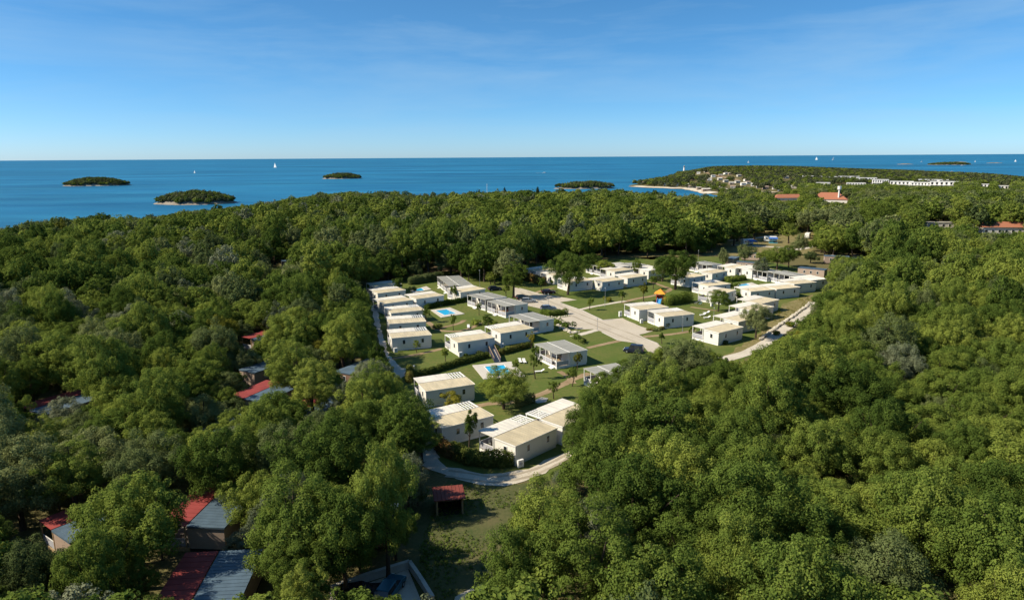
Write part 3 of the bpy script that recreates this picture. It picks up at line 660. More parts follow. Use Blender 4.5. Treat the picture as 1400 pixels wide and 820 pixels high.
def tree_shape(kind, seed):
    """Clump centres and radii, trunk and limbs of a tree about 10 m (oak), 13 m (pine) or 12 m (cypress) high."""
    rg = np.random.default_rng(seed)
    if kind == 'cypress':
        H, Rr = 12.0, 1.25; zc = np.linspace(0.8, 11.6, 22)
        rr = Rr * np.sin(np.clip((zc + 1.0) / 13.2, 0, 1) ** 0.75 * math.pi) ** 0.7
        Cc = [(rg.normal() * .12, rg.normal() * .12, z) for z in zc]; rad = list(np.maximum(rr, .25)); limbs = []
    else:
        if kind == 'pine': H, Rr, ez, z0, n = 13.0, 4.4, 4.7, 7.6, 240
        elif kind == 'holm': H, Rr, ez, z0, n = 9.0, 4.3, 3.6, 5.0, 210
        elif kind == 'young': H, Rr, ez, z0, n = 5.0, 1.6, 1.5, 3.4, 30
        else: H, Rr, ez, z0, n = 10.0, 4.5, 4.0, 5.7, 240
        # a crown is a handful of boughs, each a lumpy mass of its own
        nb = rg.integers(4, 8) if kind != 'young' else 2; B = []
        for b in range(nb):
            th = 2 * math.pi * (b + rg.uniform(-.35, .35)) / nb; fr = rg.uniform(.30, .68); up = rg.uniform(-.45, .75)
            B.append((np.array([math.cos(th) * Rr * fr, math.sin(th) * Rr * fr, z0 + ez * up * .62]), rg.uniform(.34, .56) * Rr, rg.uniform(.30, .48) * ez))
        B.append((np.array([rg.normal() * .4, rg.normal() * .4, z0 + ez * .45]), .50 * Rr, .55 * ez)); B.append((np.array([0, 0, z0 - .1 * ez]), .60 * Rr, .60 * ez))
        wts = np.array([b[1] ** 2 for b in B]); wts /= wts.sum(); Cc = []; rad = []
        while len(Cc) < n:
            bc, br, bz = B[rg.choice(len(B), p=wts)]; d = rg.normal(size=3); d /= np.linalg.norm(d)
            if d[2] < -0.75: continue
            f = rg.uniform(0.72, 1.08) if rg.random() < 0.88 else rg.uniform(1.08, 1.3)
            p = bc + d * np.array([br, br, bz]) * f
            if any(np.linalg.norm((p - c2) / np.array([r2, r2, z2])) < .55 for c2, r2, z2 in B): continue
            q = rg.uniform(0.26, 0.78) if kind != 'young' else rg.uniform(.22, .42)
            Cc.append(tuple(p)); rad.append(q)
        A_ = np.array(Cc); ex = np.percentile(np.hypot(A_[:, 0], A_[:, 1]) + .5 * np.array(rad), 93); A_[:, :2] *= Rr / ex
        tz = np.percentile(A_[:, 2] + .5 * np.array(rad), 97); A_[:, 2] += (H - tz) * np.clip((A_[:, 2] - z0) / (tz - z0), -.2, 1); Cc = [tuple(a) for a in A_]
        Cc.append((0, 0, z0)); rad.append(Rr * 0.45)
        limbs = [Cc[i] for i in rg.choice(n, 6 if kind != 'young' else 3, replace=False)]
    tr = MB(); tk = 0.30 * H / 10
    bx, by = rg.normal() * .25, rg.normal() * .25; fork = H * 0.34
    tr.tube((0, 0, -0.3), (bx * .5, by * .5, fork * .5), tk * 1.15, tk * .9, 'bark', 8, False); tr.tube((bx * .5, by * .5, fork * .5), (bx, by, fork), tk * .9, tk * .75, 'bark', 8, False)
    tr.tube((bx, by, fork), (bx * 1.3, by * 1.3, H * .72), tk * .72, tk * .2, 'bark', 6, False)
    for c in limbs:
        tr.tube((bx, by, fork * rg.uniform(.8, 1.1)), tuple(np.array(c) * np.array([.9, .9, 1])), tk * .42, tk * .1, 'bark', 5, False)
    return dict(H=H, R=Rr, c=Cc, r=rad, trunk=tr)

LOD_N = {0: (38000, .165), 1: (8500, .36), 2: (1900, .78), 3: (330, 1.6)}
PROTO = {}      # (kind, lod) -> list of dict
def make_proto(kind, lod, n, m, seed0):
    out = []
    for i in range(n):
        s = tree_shape(kind, seed0 + i); nc, sz = LOD_N[lod]
        fl = 0.72 if kind == 'pine' else 1.0
        if kind == 'pine': sz *= 0.9; nc = int(nc * 1.1)
        if kind == 'holm': sz *= 0.92
        if kind == 'cypress': nc = int(nc * .35)
        if kind == 'young': nc = int(nc * .16); sz *= .8
        d = dict(H=s['H'], R=s['R'])
        if lod <= 1:
            d['crown'] = leaf_mesh('crown', s['c'], s['r'], nc, sz, m, seed0 + i, flat=fl, rnd=0.40)
            d['trunk'] = s['trunk'].mesh('trunk')
        if lod >= 1:
            d['whole'] = leaf_mesh('tree', s['c'], s['r'], nc, sz, m, seed0 + i, flat=fl, rnd=0.36, trunk=s['trunk'] if lod == 1 else None)
        out.append(d)
    return out
for lod, n in ((0, 6), (1, 6), (2, 6), (3, 4)):
    PROTO['oak', lod] = make_proto('oak', lod, n, 'oak', 10)
    PROTO['holm', lod] = make_proto('holm', lod, max(2, n - 2), 'holm', 40)
    PROTO['pine', lod] = make_proto('pine', lod, max(2, n - 2), 'pine', 70)
    PROTO['olive', lod] = make_proto('holm', lod, 2, 'olive', 100)
    PROTO['yellow', lod] = make_proto('oak', lod, 1, 'yellow', 130)
    if lod >= 2: PROTO['macchia', lod] = make_proto('holm', lod, 3, 'macchia', 145)
PROTO['cypress', 1] = make_proto('cypress', 1, 2, 'cypress', 160)
PROTO['young', 0] = make_proto('young', 0, 3, 'oak', 190)
PROTO['youngy', 0] = make_proto('young', 0, 2, 'yellow', 210)

TREE_NAME = {'oak': 'oak_tree', 'holm': 'holm_oak_tree', 'pine': 'pine_tree', 'olive': 'olive_tree', 'yellow': 'yellowing_tree', 'cypress': 'cypress_tree', 'young': 'young_tree', 'youngy': 'young_tree'}
def put_tree(kind, lod, i, x, y, z, sx, sz, rz, label, cat='tree', group=None):
    P = PROTO[kind, lod]; p = P[i % len(P)]
    e = empty(TREE_NAME[kind], (x, y, z), rz); e.scale = (sx, sx, sz); tag(e, label, cat, group)
    obj('trunk', p['trunk'], e); obj('crown', p['crown'], e); return e

rng = np.random.default_rng(7)
CLEAR = np.array([(498, 389), (545, 386), (600, 375), (650, 386), (700, 393), (716, 374), (722, 363), (760, 359), (805, 357), (850, 349), (925, 346), (940, 350), (975, 347), (1000, 332), (1040, 322), (1100, 317), (1108, 330), (1098, 341),
                  (1135, 352), (1135, 372), (1134, 384), (1114, 411), (1107, 428), (1064, 464), (1042, 477), (1000, 495), (984, 496), (980, 482), (935, 468), (905, 478), (880, 487), (850, 487), (834, 503), (815, 512), (797, 540), (775, 560), (766, 600), (778, 630), (740, 668),
                  (700, 700), (668, 745), (653, 790), (648, 825), (575, 825), (562, 785), (572, 745), (574, 716), (590, 708), (585, 662), (612, 650), (608, 606), (597, 582), (578, 556), (558, 540), (550, 520), (520, 470), (512, 440), (503, 410)], float)
# things in the woods that the photograph shows between the crowns
GAPS = [[(26, 728), (50, 705), (85, 691), (98, 702), (96, 738), (60, 750)], [(246, 694), (262, 678), (300, 678), (312, 690), (310, 746), (256, 748)], [(246, 800), (264, 768), (290, 766), (340, 766), (338, 822), (240, 822)],
        [(332, 496), (355, 491), (359, 505), (356, 518), (336, 524), (328, 505)], [(332, 533), (345, 526), (370, 527), (363, 543), (345, 560), (336, 550)], [(32, 562), (60, 553), (62, 556), (36, 564)],
        [(467, 506), (480, 506), (480, 529), (469, 529)], [(373, 353), (389, 353), (389, 363), (373, 366)], [(588, 662), (636, 659), (636, 705), (592, 706)],
        [(460, 808), (520, 787), (560, 774), (588, 818), (460, 820)], [(330, 463), (344, 463), (344, 476), (332, 477)], 
        [(1333, 306), (1400, 304), (1400, 320), (1336, 320)], [(1265, 304), (1300, 304), (1300, 310), (1265, 310)], [(1102, 242), (1150, 241), (1205, 243), (1205, 252), (1150, 254), (1105, 250)], [(1217, 247), (1302, 247), (1304, 255), (1250, 255), (1217, 253)],
        [(1062, 269), (1091, 268), (1090, 275), (1066, 275)], [(1118, 264), (1131, 262), (1162, 268), (1158, 278), (1128, 276)], [(870, 253), (900, 252.5), (962, 256), (974, 262), (940, 259), (880, 256)], [(1138, 344), (1183, 346), (1183, 352), (1140, 350)],
        [(968, 238), (980, 240), (1010, 246), (1012, 250), (985, 247)], [(985, 257), (1020, 257), (1060, 263), (1056, 266), (1020, 262), (985, 260)], [(1048, 324), (1068, 324), (1068, 333), (1048, 333)], [(1100, 320), (1112, 320), (1112, 327), (1100, 327)],
        [(1341, 253), (1352, 252), (1352, 256), (1341, 256)], [(1364, 254), (1380, 254), (1380, 258), (1364, 258)]]
HUTS_SHORE = [(882, 251, -9), (894, 252, -9), (905, 251.5, -9), (912, 253.5, -9), (926, 255, -10), (936, 255.5, -10), (946, 257, -10), (958, 259, -10), (966, 261, -10)]
HUTS_SLOPE = [(955, 239, -1), (965, 237.5, 1), (975, 243, -2), (984, 247, -4), (992, 250, -5), (1000, 253, -6), (1008, 251, -5), (1016, 254, -6), (1023, 252, -5), (1002, 257, -7), (1030, 256, -7), (1038, 258, -7), (1046, 260, -7), (998, 241, -1), (1010, 243, -2), (1085, 259, -6), (1075, 246, -4), (970, 248, -5), (988, 255, -7), (1020, 249, -5), (1052, 257, -7), (1060, 261, -7), (1068, 263, -7), (985, 242, -1), (992, 239.5, 1), (948, 248, -6)]
GAPS += [[(x - 4, y - 2.6), (x + 4, y - 2.6), (x + 4, y + .6), (x - 4, y + .6)] for x, y, z in HUTS_SHORE + HUTS_SLOPE]
GAPS = [np.array(g, float) for g in GAPS]
_hr = [(np.array([p[0] + math.cos(a) * L_ / 2 - math.sin(a) * w_ / 2, p[1] + math.sin(a) * L_ / 2 + math.cos(a) * w_ / 2]), a, L_ / 2, w_ / 2) for p, a, L_, w_ in HOMES]
def on_homes(P, pad):
    bad = np.zeros(len(P), bool)
    for c, a, hx, hy in _hr:
        q = P - c; u = np.abs(q @ np.array([math.cos(a), math.sin(a)])); v = np.abs(q @ np.array([-math.sin(a), math.cos(a)]))
        bad |= (u < hx + pad) & (v < hy + pad)
    return bad
ANG = np.linspace(0, 2 * math.pi, 16, endpoint=False)
def seen_ok(P, Z, r, H, shrink=0.86, gap=True):
    """True for trees whose crown does not cover what the photograph leaves uncovered."""
    zc = Z + 0.58 * H; dep = P[:, 1] * math.cos(PITCH) + (CAM_H - zc) * math.sin(PITCH)
    c = proj(np.column_stack([P, zc])); rx = r * F / dep; ry = 0.42 * H * F / dep
    ok = np.ones(len(P), bool)
    for k in ANG:
        q = c + np.column_stack([np.cos(k) * rx, np.sin(k) * ry]) * shrink
        ok &= ~in_poly(q, CLEAR)
    b = proj(np.column_stack([P, Z + 0.1])); ok &= ~in_poly(b, CLEAR)
    if gap:
        for g in GAPS:
            gg = np.vstack([g, g.mean(0)])
            hit = np.zeros(len(P), bool)
            for vx, vy in gg: hit |= ((vx - c[:, 0]) / rx) ** 2 + ((vy - c[:, 1]) / ry) ** 2 < 0.84
            for k in ANG[::2]: hit |= in_poly(c + np.column_stack([np.cos(k) * rx, np.sin(k) * ry]) * .88, g)
            base = gp(g[:, 0].mean(), min(g[:, 1].max(), 819), 0 if g[:, 1].mean() > 300 else -5)
            ok &= ~(hit & (P[:, 1] < base[1] + 1))
    top = proj(np.column_stack([P, Z + H]))
    fx = (985, 1060, 1170, 1182, 1300, 1330, 1420, 1500); fy = (274, 281, 283, 270, 264, 262, 264, 264)
    ok &= ~((top[:, 0] >= 985) & (P[:, 1] > 330) & (P[:, 1] < 950) & (top[:, 1] < np.minimum(np.interp(top[:, 0], fx, fy), HORIZON_Y - (top[:, 0] - 700) * ROLL + (CAM_H - Z - 8.5) * F / P[:, 1])))
    ok &= ~((top[:, 0] > 1100) & (P[:, 1] > 232) & (P[:, 1] <= 330) & (top[:, 1] < np.interp(top[:, 0], (1100, 1190, 1260, 1400), (318, 296, 302, 314))))
    ok &= ~((top[:, 0] > 1110) & (P[:, 1] <= 232) & (top[:, 1] < np.interp(top[:, 0], (1110, 1140, 1200, 1260, 1330, 1400, 1600), (368, 360, 347, 337, 322, 316, 300))))
    left = top[:, 0] < 985
    ok &= ~(left & (P[:, 1] > 220) & (P[:, 1] < 930) & (top[:, 1] < skyline(top[:, 0]) - 1.5 - 7 * (rng.random(len(P)) < .07) * rng.random(len(P))))
    return ok
TREES = []      # x, y, z, r, H, kind
GRID = {}
def free(x, y, r, f):
    cx, cy_ = int(x // 8), int(y // 8)
    for i in range(cx - 2, cx + 3):
        for j in range(cy_ - 2, cy_ + 3):
            for (a, b, q) in GRID.get((i, j), ()):
                if (a - x) ** 2 + (b - y) ** 2 < (f * (q + r)) ** 2: return False
    return True
def put(x, y, z, r, H, kind):
    TREES.append((x, y, z, r, H, kind)); GRID.setdefault((int(x // 8), int(y // 8)), []).append((x, y, r))
_ph = rng.uniform(0, 6.28, 8)
def field(x, y, s, k):
    return 0.5 + 0.25 * (np.sin(x / s + _ph[k]) + np.sin(y / s * 1.13 + _ph[k + 1] + 0.7 * np.sin(x / s * .6)))
def hero(cx, cy_, rpx, kind, hz=6.5, hs=1.0):
    p = gp(cx, cy_, hz); r = rpx / F * math.hypot(p[1], CAM_H - hz); P = PROTO[kind, 0][0]; H = hz / 0.58 * hs
    for _ in range(8):
        if seen_ok(np.array([p]), np.zeros(1), np.array([r]), np.array([H]))[0]: put(p[0], p[1], 0.0, r, H, kind); return
        r *= 0.9; H *= 0.96
for h in ((526, 692, 46, 'oak', 8.5), (520, 760, 34, 'oak', 6.5), (440, 640, 62, 'oak', 7), (400, 720, 66, 'oak', 7), (470, 740, 50, 'oak', 6.5), (556, 655, 42, 'olive', 5.2), (566, 715, 26, 'olive', 4), (548, 590, 55, 'oak', 7), (500, 560, 45, 'oak', 6.5), (185, 720, 75, 'oak', 7), (130, 780, 60, 'oak', 6.5), (40, 795, 55, 'holm', 5.5),
          (110, 690, 40, 'oak', 6), (300, 640, 50, 'oak', 6.5), (360, 590, 48, 'oak', 6), (20, 655, 60, 'holm', 6.5), (425, 535, 36, 'pine', 6.5), (470, 555, 22, 'olive', 4.5), (490, 405, 30, 'oak', 7), (470, 470, 36, 'oak', 6.5), (517, 490, 16, 'oak', 4.5), (516, 545, 36, 'oak', 6),
          (822, 560, 52, 'oak', 6.5), (875, 520, 36, 'holm', 6), (935, 500, 38, 'holm', 6), (820, 640, 55, 'oak', 6.5), (745, 735, 60, 'oak', 6.5), (705, 790, 50, 'oak', 6), (900, 590, 60, 'oak', 7), (870, 690, 70, 'oak', 7), (985, 520, 30, 'oak', 5),
          (175, 445, 24, 'olive', 5), (250, 450, 22, 'olive', 5), (120, 445, 22, 'olive', 5), (350, 345, 22, 'pine', 8), (330, 355, 20, 'pine', 8), (405, 420, 22, 'olive', 5), (380, 440, 18, 'olive', 5)):
    hero(*h)
for px_, top_, k_, r_ in ((8, 310, 'holm', 4.6), (30, 304, 'pine', 3.6), (74, 304, 'holm', 5.0), (104, 301, 'pine', 5.0), (122, 306, 'holm', 4.0), (160, 303, 'holm', 5.2), (200, 299, 'pine', 4.6), (243, 294, 'holm', 4.2), (300, 286, 'oak', 5), (390, 272, 'holm', 5), (440, 262, 'pine', 6), (505, 261, 'holm', 6), (560, 263, 'pine', 6), (680, 258, 'holm', 6), (770, 260, 'pine', 5), (850, 258, 'holm', 6)):
    c0 = gp(px_, skyline(px_), -3.0) * .97; z0 = float(terrain_z(c0[0], c0[1])[0]); d0 = c0[1] * math.cos(PITCH) ** 2
    H0 = CAM_H - (top_ - HORIZON_Y + (px_ - 700) * ROLL) / F * c0[1] - z0; put(c0[0], c0[1], z0, r_, max(H0, 7), k_)
def scatter(y0, y1, rlo, rhi, f, step, tall=1.0, zone=None, tries=1):
    for _ in range(tries):
        xs = np.arange(-0.86 * y1 - 20, 0.86 * y1 + 20, step); ys = np.arange(y0, y1, step)
        X, Y = np.meshgrid(xs, ys); n = X.size
        P = np.column_stack([X.ravel() + rng.uniform(-.5, .5, n) * step, Y.ravel() + rng.uniform(-.5, .5, n) * step])
        P = P[np.abs(P[:, 0]) < 0.80 * P[:, 1] + 22]; P = P[in_poly(P, COAST)]
        if zone is not None: P = P[zone(P)]
        if not len(P): continue
        P = P[dist_poly(P, COAST) > np.where(P[:, 1] > 700, 9, 5)]
        P = P[~on_homes(P, 1.6)]
        n = len(P)
        if not n: continue
        Z = terrain_z(P[:, 0], P[:, 1]); r = rng.uniform(rlo, rhi, n); u = rng.uniform(0, 1, n)
        fa = field(P[:, 0], P[:, 1], 34, 0); fb = field(P[:, 0], P[:, 1], 60, 2)
        right = P[:, 0] > 0.02 * P[:, 1] + 8
        kind = np.full(n, 'oak', object)
        near = P[:, 1] < 330
        ph_ = np.where(near & right, 0.10, np.where(near, 0.24, 0.36)); pp = np.where(near & right, 0.0, np.where(near, 0.09, 0.30 + 0.35 * (fb - .5) + 0.15 * right))
        kind[(u < ph_ * (0.4 + 1.2 * fa))] = 'holm'
        kind[(u > 1 - pp)] = 'pine'
        kind[(P[:, 1] > 950) & (u < 0.72)] = 'macchia'
        v = rng.uniform(0, 1, n)
        kind[(v < np.where(right, 0.004, 0.03 + 0.12 * (field(P[:, 0], P[:, 1], 23, 4) > .68))) & (P[:, 1] < 620)] = 'olive'; kind[(v > 0.982) & (P[:, 1] < 600) & (P[:, 1] > 120) & (r < 4.0)] = 'yellow'
        H = r * np.where(kind == 'pine', 2.75, np.where(kind == 'holm', 2.05, 2.2)) * rng.uniform(.70, 1.2, n) * np.where(rng.random(n) < .14, rng.uniform(1.2, 1.55, n), 1.0) * tall
        H = np.minimum(H, np.where(kind == 'pine', 18.0, 14.5) * (1.15 if tall > 1.1 else 1.0))
        H = np.where(P[:, 1] > 950, np.minimum(H, 8.5), np.where(P[:, 1] > 700, np.minimum(H, 9.5), H))
        ok = seen_ok(P, Z, r, H)
        for i in np.flatnonzero(ok):
            if free(P[i, 0], P[i, 1], r[i], f): put(P[i, 0], P[i, 1], Z[i], r[i], H[i], kind[i])
# the belt of tall pines and oaks behind the park
scatter(236, 330, 5.0, 6.6, 0.60, 6.0, 1.22, zone=lambda P: (P[:, 0] > -80) & (P[:, 0] < 150), tries=2)
scatter(34, 330, 4.2, 5.6, 0.68, 6.0, tries=1)
scatter(34, 330, 3.0, 4.2, 0.60, 3.6, tries=2)
scatter(34, 330, 2.0, 3.0, 0.60, 2.6, tries=2)
scatter(34, 260, 1.5, 2.2, 0.62, 2.2, tries=1)
scatter(325, 600, 6.0, 8.2, 0.72, 9.0, zone=lambda P: P[:, 0] > -0.08 * P[:, 1])
scatter(330, 560, 4.2, 5.6, 0.72, 8.0)
scatter(330, 560, 3.0, 4.2, 0.62, 4.2)
scatter(330, 560, 2.6, 3.4, 0.64, 4.0)
scatter(560, 950, 4.6, 6.4, 0.78, 10.0)
scatter(560, 950, 3.2, 4.6, 0.66, 5.0)
scatter(950, 2200, 3.6, 6.0, 0.86, 9.0)
print('TREES', len(TREES))

# the trees that show largest become single trees, the rest one forest
def tree_list():
    T = TREES; P = np.array([(t[0], t[1], t[2] + .6 * t[4]) for t in T]); px = proj(P)
    dep = P[:, 1]; size = np.array([t[3] for t in T]) / np.hypot(dep, CAM_H)
    vis = (px[:, 0] > -40) & (px[:, 0] < 1440) & (px[:, 1] < 860) & (px[:, 1] > 0)
    return px, dep, size, vis
_px, _dep, _size, _vis = tree_list()
LIMIT = {'oak': 290, 'holm': 170, 'pine': 120, 'olive': 60, 'yellow': 25}
single = set()
for k, lim in LIMIT.items():
    idx = [i for i, t in enumerate(TREES) if t[5] == k and _vis[i]]
    idx.sort(key=lambda i: -_size[i]); single |= set(idx[:lim])
ADJ = {'oak': 'green leafy oak', 'holm': 'dark-leaved holm oak', 'pine': 'yellow-green pine', 'olive': 'silvery grey-leaved tree', 'yellow': 'yellowing oak'}
LAND = [((615, 705), 'the rust-red shed'), ((530, 800), 'the low concrete wall'), ((290, 747), 'the cabin with a bare beige end'), ((300, 820), 'the cabin with the biggest blue roof'), ((60, 745), 'the cabin with the long red awning'), ((345, 522), 'the cabin with the striped blue roof'),
        ((350, 562), 'the cabin with the brick-coloured end'), ((520, 745), 'the brown-walled shaded cabin'), ((50, 568), 'the cabin showing a sliver of awning'), ((690, 655), 'the gravel track bend'), ((830, 525), 'the hidden verandah home'), ((868, 482), 'the dark blue van'), ((1085, 440), 'the dry stone wall'),
        ((990, 493), 'the near end of the walled track'), ((1115, 377), 'the long pinkish home'), ((1165, 354), 'the blue-roofed lane homes'), ((382, 369), 'the lone brown house'), ((500, 397), 'the wood end of the track row'), ((560, 517), 'the gravel track lamp'), ((1053, 331), 'the blue-awned caravan'), ((1365, 322), 'the long tile-roofed building'),
        ((650, 370), 'the joined grey-roofed pair'), ((880, 350), 'the sunlit dry clearing'), ((800, 357), 'the flat grey roof under pines'), ((470, 532), 'the small brown-walled cabin'), ((620, 740), 'the open clearing')]
LAND = [(np.array(gp(*p)), n) for p, n in LAND]
def tree_label(i):
    x, y, z, r, H, k = TREES[i]; a = ADJ[k]
    d, n = min(((float(np.hypot(*(q - np.array([x, y])))), n) for q, n in LAND), key=lambda t: t[0])
    sz = 'small ' if r < 2.7 else ('broad ' if r > 4.8 else '')
    w = f'beside {n}' if d < 13 else (f'near {n}' if d < 38 else f'deep in the wood off {n}')
    return f'{sz}{a} {w}', f'{sz}{a}s {w}'
rg = random.Random(5)
for i in sorted(single):
    x, y, z, r, H, k = TREES[i]; lod = 0 if y < 170 else 1
    P = PROTO[k, lod]; n = rg.randrange(len(P)); lb, g = tree_label(i)
    put_tree(k, lod, n, x, y, z, r / P[n]['R'], H / P[n]['H'], rg.uniform(0, 6.28), lb, group=g)

# forest: one object, instances of whole trees on points
PCOL = bpy.data.collections.new('forest_tree_kinds')
pindex = {}
for k in ('oak', 'holm', 'pine', 'olive', 'yellow', 'macchia'):
    for lod in ((1, 2, 3) if k != 'macchia' else (2, 3)):
        for j, p in enumerate(PROTO[k, lod]):
            o = bpy.data.objects.new('p%03d' % len(pindex), p['whole']); PCOL.objects.link(o); pindex[k, lod, j] = len(pindex)
def forest(name, items, label):
    me = bpy.data.meshes.new(name); me.from_pydata([(t[0], t[1], t[2]) for t in items], [], [])
    pi = []; sc = []; rt = []
    for t in items:
        lod = 1 if t[1] < 300 else (2 if t[1] < 800 else 3); n = len(PROTO[t[5], lod]); j = rg.randrange(n); p = PROTO[t[5], lod][j]
        pi.append(pindex[t[5], lod, j]); s = t[3] / p['R']; sc += [s, s, t[4] / p['H']]; rt += [0, 0, rg.uniform(0, 6.28)]
    me.attributes.new('proto', 'INT', 'POINT').data.foreach_set('value', pi)
    me.attributes.new('tscale', 'FLOAT_VECTOR', 'POINT').data.foreach_set('vector', sc)
    me.attributes.new('trot', 'FLOAT_VECTOR', 'POINT').data.foreach_set('vector', rt)
    o = obj(name, me); tag(o, label, kind='stuff')
    md = o.modifiers.new('trees', 'NODES'); md.node_group = FOREST_NG; return o
ng = bpy.data.node_groups.new('forest', 'GeometryNodeTree'); FOREST_NG = ng
ng.interface.new_socket('Geometry', in_out='INPUT', socket_type='NodeSocketGeometry'); ng.interface.new_socket('Geometry', in_out='OUTPUT', socket_type='NodeSocketGeometry')
gi = ng.nodes.new('NodeGroupInput'); go = ng.nodes.new('NodeGroupOutput'); ip = ng.nodes.new('GeometryNodeInstanceOnPoints'); ci = ng.nodes.new('GeometryNodeCollectionInfo')
ci.inputs['Collection'].default_value = PCOL; ci.inputs['Separate Children'].default_value = True; ci.inputs['Reset Children'].default_value = True
def named(n, t):
    a = ng.nodes.new('GeometryNodeInputNamedAttribute'); a.data_type = t; a.inputs['Name'].default_value = n; return a
ip.inputs['Pick Instance'].default_value = True
ng.links.new(gi.outputs[0], ip.inputs['Points']); ng.links.new(ci.outputs[0], ip.inputs['Instance'])
ng.links.new(named('proto', 'INT').outputs['Attribute'], ip.inputs['Instance Index'])
ng.links.new(named('tscale', 'FLOAT_VECTOR').outputs['Attribute'], ip.inputs['Scale'])
ng.links.new(named('trot', 'FLOAT_VECTOR').outputs['Attribute'], ip.inputs['Rotation'])
ng.links.new(ip.outputs[0], go.inputs[0])
rest = [t for i, t in enumerate(TREES) if i not in single]
forest('forest', [t for t in rest if t[1] <= 950], 'wide green woods of oak and pine around the park and down to the sea')
forest('headland_forest', [t for t in rest if t[1] > 950], 'dark distant woods covering the headland and the far shore')
for c, rx, ry, zf, wood, lb in ISLANDS:
    if not wood: continue
    its = []; st = 3.6 if rx < 160 else 7
    for x in np.arange(c[0] - rx, c[0] + rx, st):
        for y in np.arange(c[1] - ry, c[1] + ry, st * 1.1):
            X = x + rg.uniform(-1, 1) * st * .5; Y = y + rg.uniform(-1, 1) * st * .5; z = float(zf(np.array([X]), np.array([Y]))[0])
            if z > SEA_Z + 1.25:
                r = rg.uniform(2.6, 3.6) * (st / 3.6) ** .5; its.append((X, Y, z - .4, r, rg.uniform(5.0, 7.0), rg.choice(['macchia', 'holm', 'macchia', 'holm', 'oak'])))
    forest('island_forest', its, 'dense trees covering the ' + lb.split(' with')[0].split(' far')[0].split(' alone')[0].split(' beyond')[0])

# ------------------------------------------------------------------ trees, shrubs and hedges inside the park
def park_tree(base, top, wpx, kind, label, i=0, lod=0, group=None):
    p = gp(*base); D = math.hypot(p[1], CAM_H) * math.cos(math.atan(CAM_H / p[1]) - PITCH)
    H = (base[1] - top) / F * D * 1.04; r = wpx / 2 / F * D; P = PROTO[kind, lod][i % len(PROTO[kind, lod])]
    return put_tree(kind, lod, i, p[0], p[1], 0.02, r / P['R'], H / P['H'], rg.uniform(0, 6.28), label, group=group)
GP = 'trees standing singly inside the park'
park_tree((776, 403), 349, 56, 'oak', 'tall spreading oak by the road in front of a mobile home', 1, group=GP)
park_tree((805, 372), 349, 34, 'oak', 'leafy oak behind the tall roadside oak', 2, group=GP)
park_tree((826, 376), 357, 26, 'oak', 'low bushy oak beside the flat grey roof', 3, group=GP)
park_tree((923, 396), 347, 58, 'oak', 'lone open oak near the playground, trunk showing', 4, group=GP)
park_tree((905, 385), 356, 30, 'holm', 'dark leafy tree behind the lone open oak', 1, group=GP)
park_tree((871, 378), 357, 14, 'oak', 'slim tree between two mobile homes by the clearing', 0, group=GP)
park_tree((689, 559), 507, 68, 'oak', 'low wide tree hiding a corner of the large pool', 5, group=GP)
park_tree((702, 407), 362, 38, 'pine', 'upright pine beside the dark parked cars', 0, group=GP)
park_tree((1033, 462), 419, 42, 'holm', 'dense dark round holm oak at the stone wall row', 2, group=GP)
park_tree((982, 426), 398, 32, 'oak', 'bushy light green tree by the bicycles', 1, group=GP)
park_tree((988, 365), 342, 16, 'holm', 'small round-headed tree by the camping field', 0, group=GP)
park_tree((1018, 361), 337, 26, 'holm', 'round clipped tree between beige homes', 3, group=GP)
park_tree((1040, 381), 356, 24, 'olive', 'grey-green bushy tree before a white mobile home', 0, group=GP)
park_tree((1062, 369), 340, 34, 'oak', 'big dark oak behind the grey verandah home', 2, group=GP)
park_tree((1078, 365), 338, 30, 'oak', 'leafy oak next to the big dark oak behind the verandah home', 3, group=GP)
park_tree((1048, 366), 344, 28, 'oak', 'leafy oak between the clipped tree and the big dark oak', 4, group=GP)
park_tree((1093, 349), 322, 22, 'holm', 'dark grey tree beside the camping lane', 1, group=GP)
park_tree((1108, 360), 345, 22, 'holm', 'round dark tree behind the long pinkish home', 2, group=GP)
park_tree((506, 398), 356, 40, 'oak', 'dark oak over the ends of the track row', 1, group=GP)
park_tree((520, 384), 364, 26, 'olive', 'pale green tree behind the track row', 1, group=GP)
park_tree((545, 405), 381, 15, 'young', 'young tree between the first homes of the track row', 0, group=GP)
park_tree((623, 412), 391, 13, 'young', 'young tree before a cream-roofed home by the grey pair', 1, group=GP)
park_tree((583, 441), 419, 12, 'young', 'young tree at the corner of the small square pool', 2, group=GP)
park_tree((620, 452), 431, 10, 'young', 'slim young tree on the lawn below the small square pool', 0, group=GP)
park_tree((668, 452), 432, 17, 'young', 'young tree beside the red-furniture verandah', 1, group=GP)
park_tree((732, 518), 477, 17, 'young', 'tall slim young tree on the large pool lawn', 2, group=GP)
park_tree((609, 496), 476, 12, 'young', 'young tree on the lawn below the pool steps', 0, group=GP)
park_tree((641, 617), 561, 24, 'young', 'thin young tree before the home behind the dark oak', 1, group=GP)
park_tree((790, 506), 482, 12, 'youngy', 'orange-leaved sapling at the white verandah wall', 0, group=GP)
park_tree((727, 478), 454, 12, 'youngy', 'yellow-green sapling at the end of the red-tipped hedge', 1, group=GP)
park_tree((782, 528), 502, 16, 'young', 'small young tree at the fork of the earth path', 2, group=GP)
park_tree((757, 545), 522, 17, 'young', 'dark young tree beside the earth path bend', 0, group=GP)
park_tree((880, 412), 388, 14, 'youngy', 'bright green narrow tree beside the playground', 1, group=GP)
park_tree((920, 443), 431, 11, 'young', 'young green tree before the home with the olive bush', 1, group=GP)
park_tree((620, 568), 536, 40, 'youngy', 'yellow-green low tree below the home by the large pool', 0, group=GP)
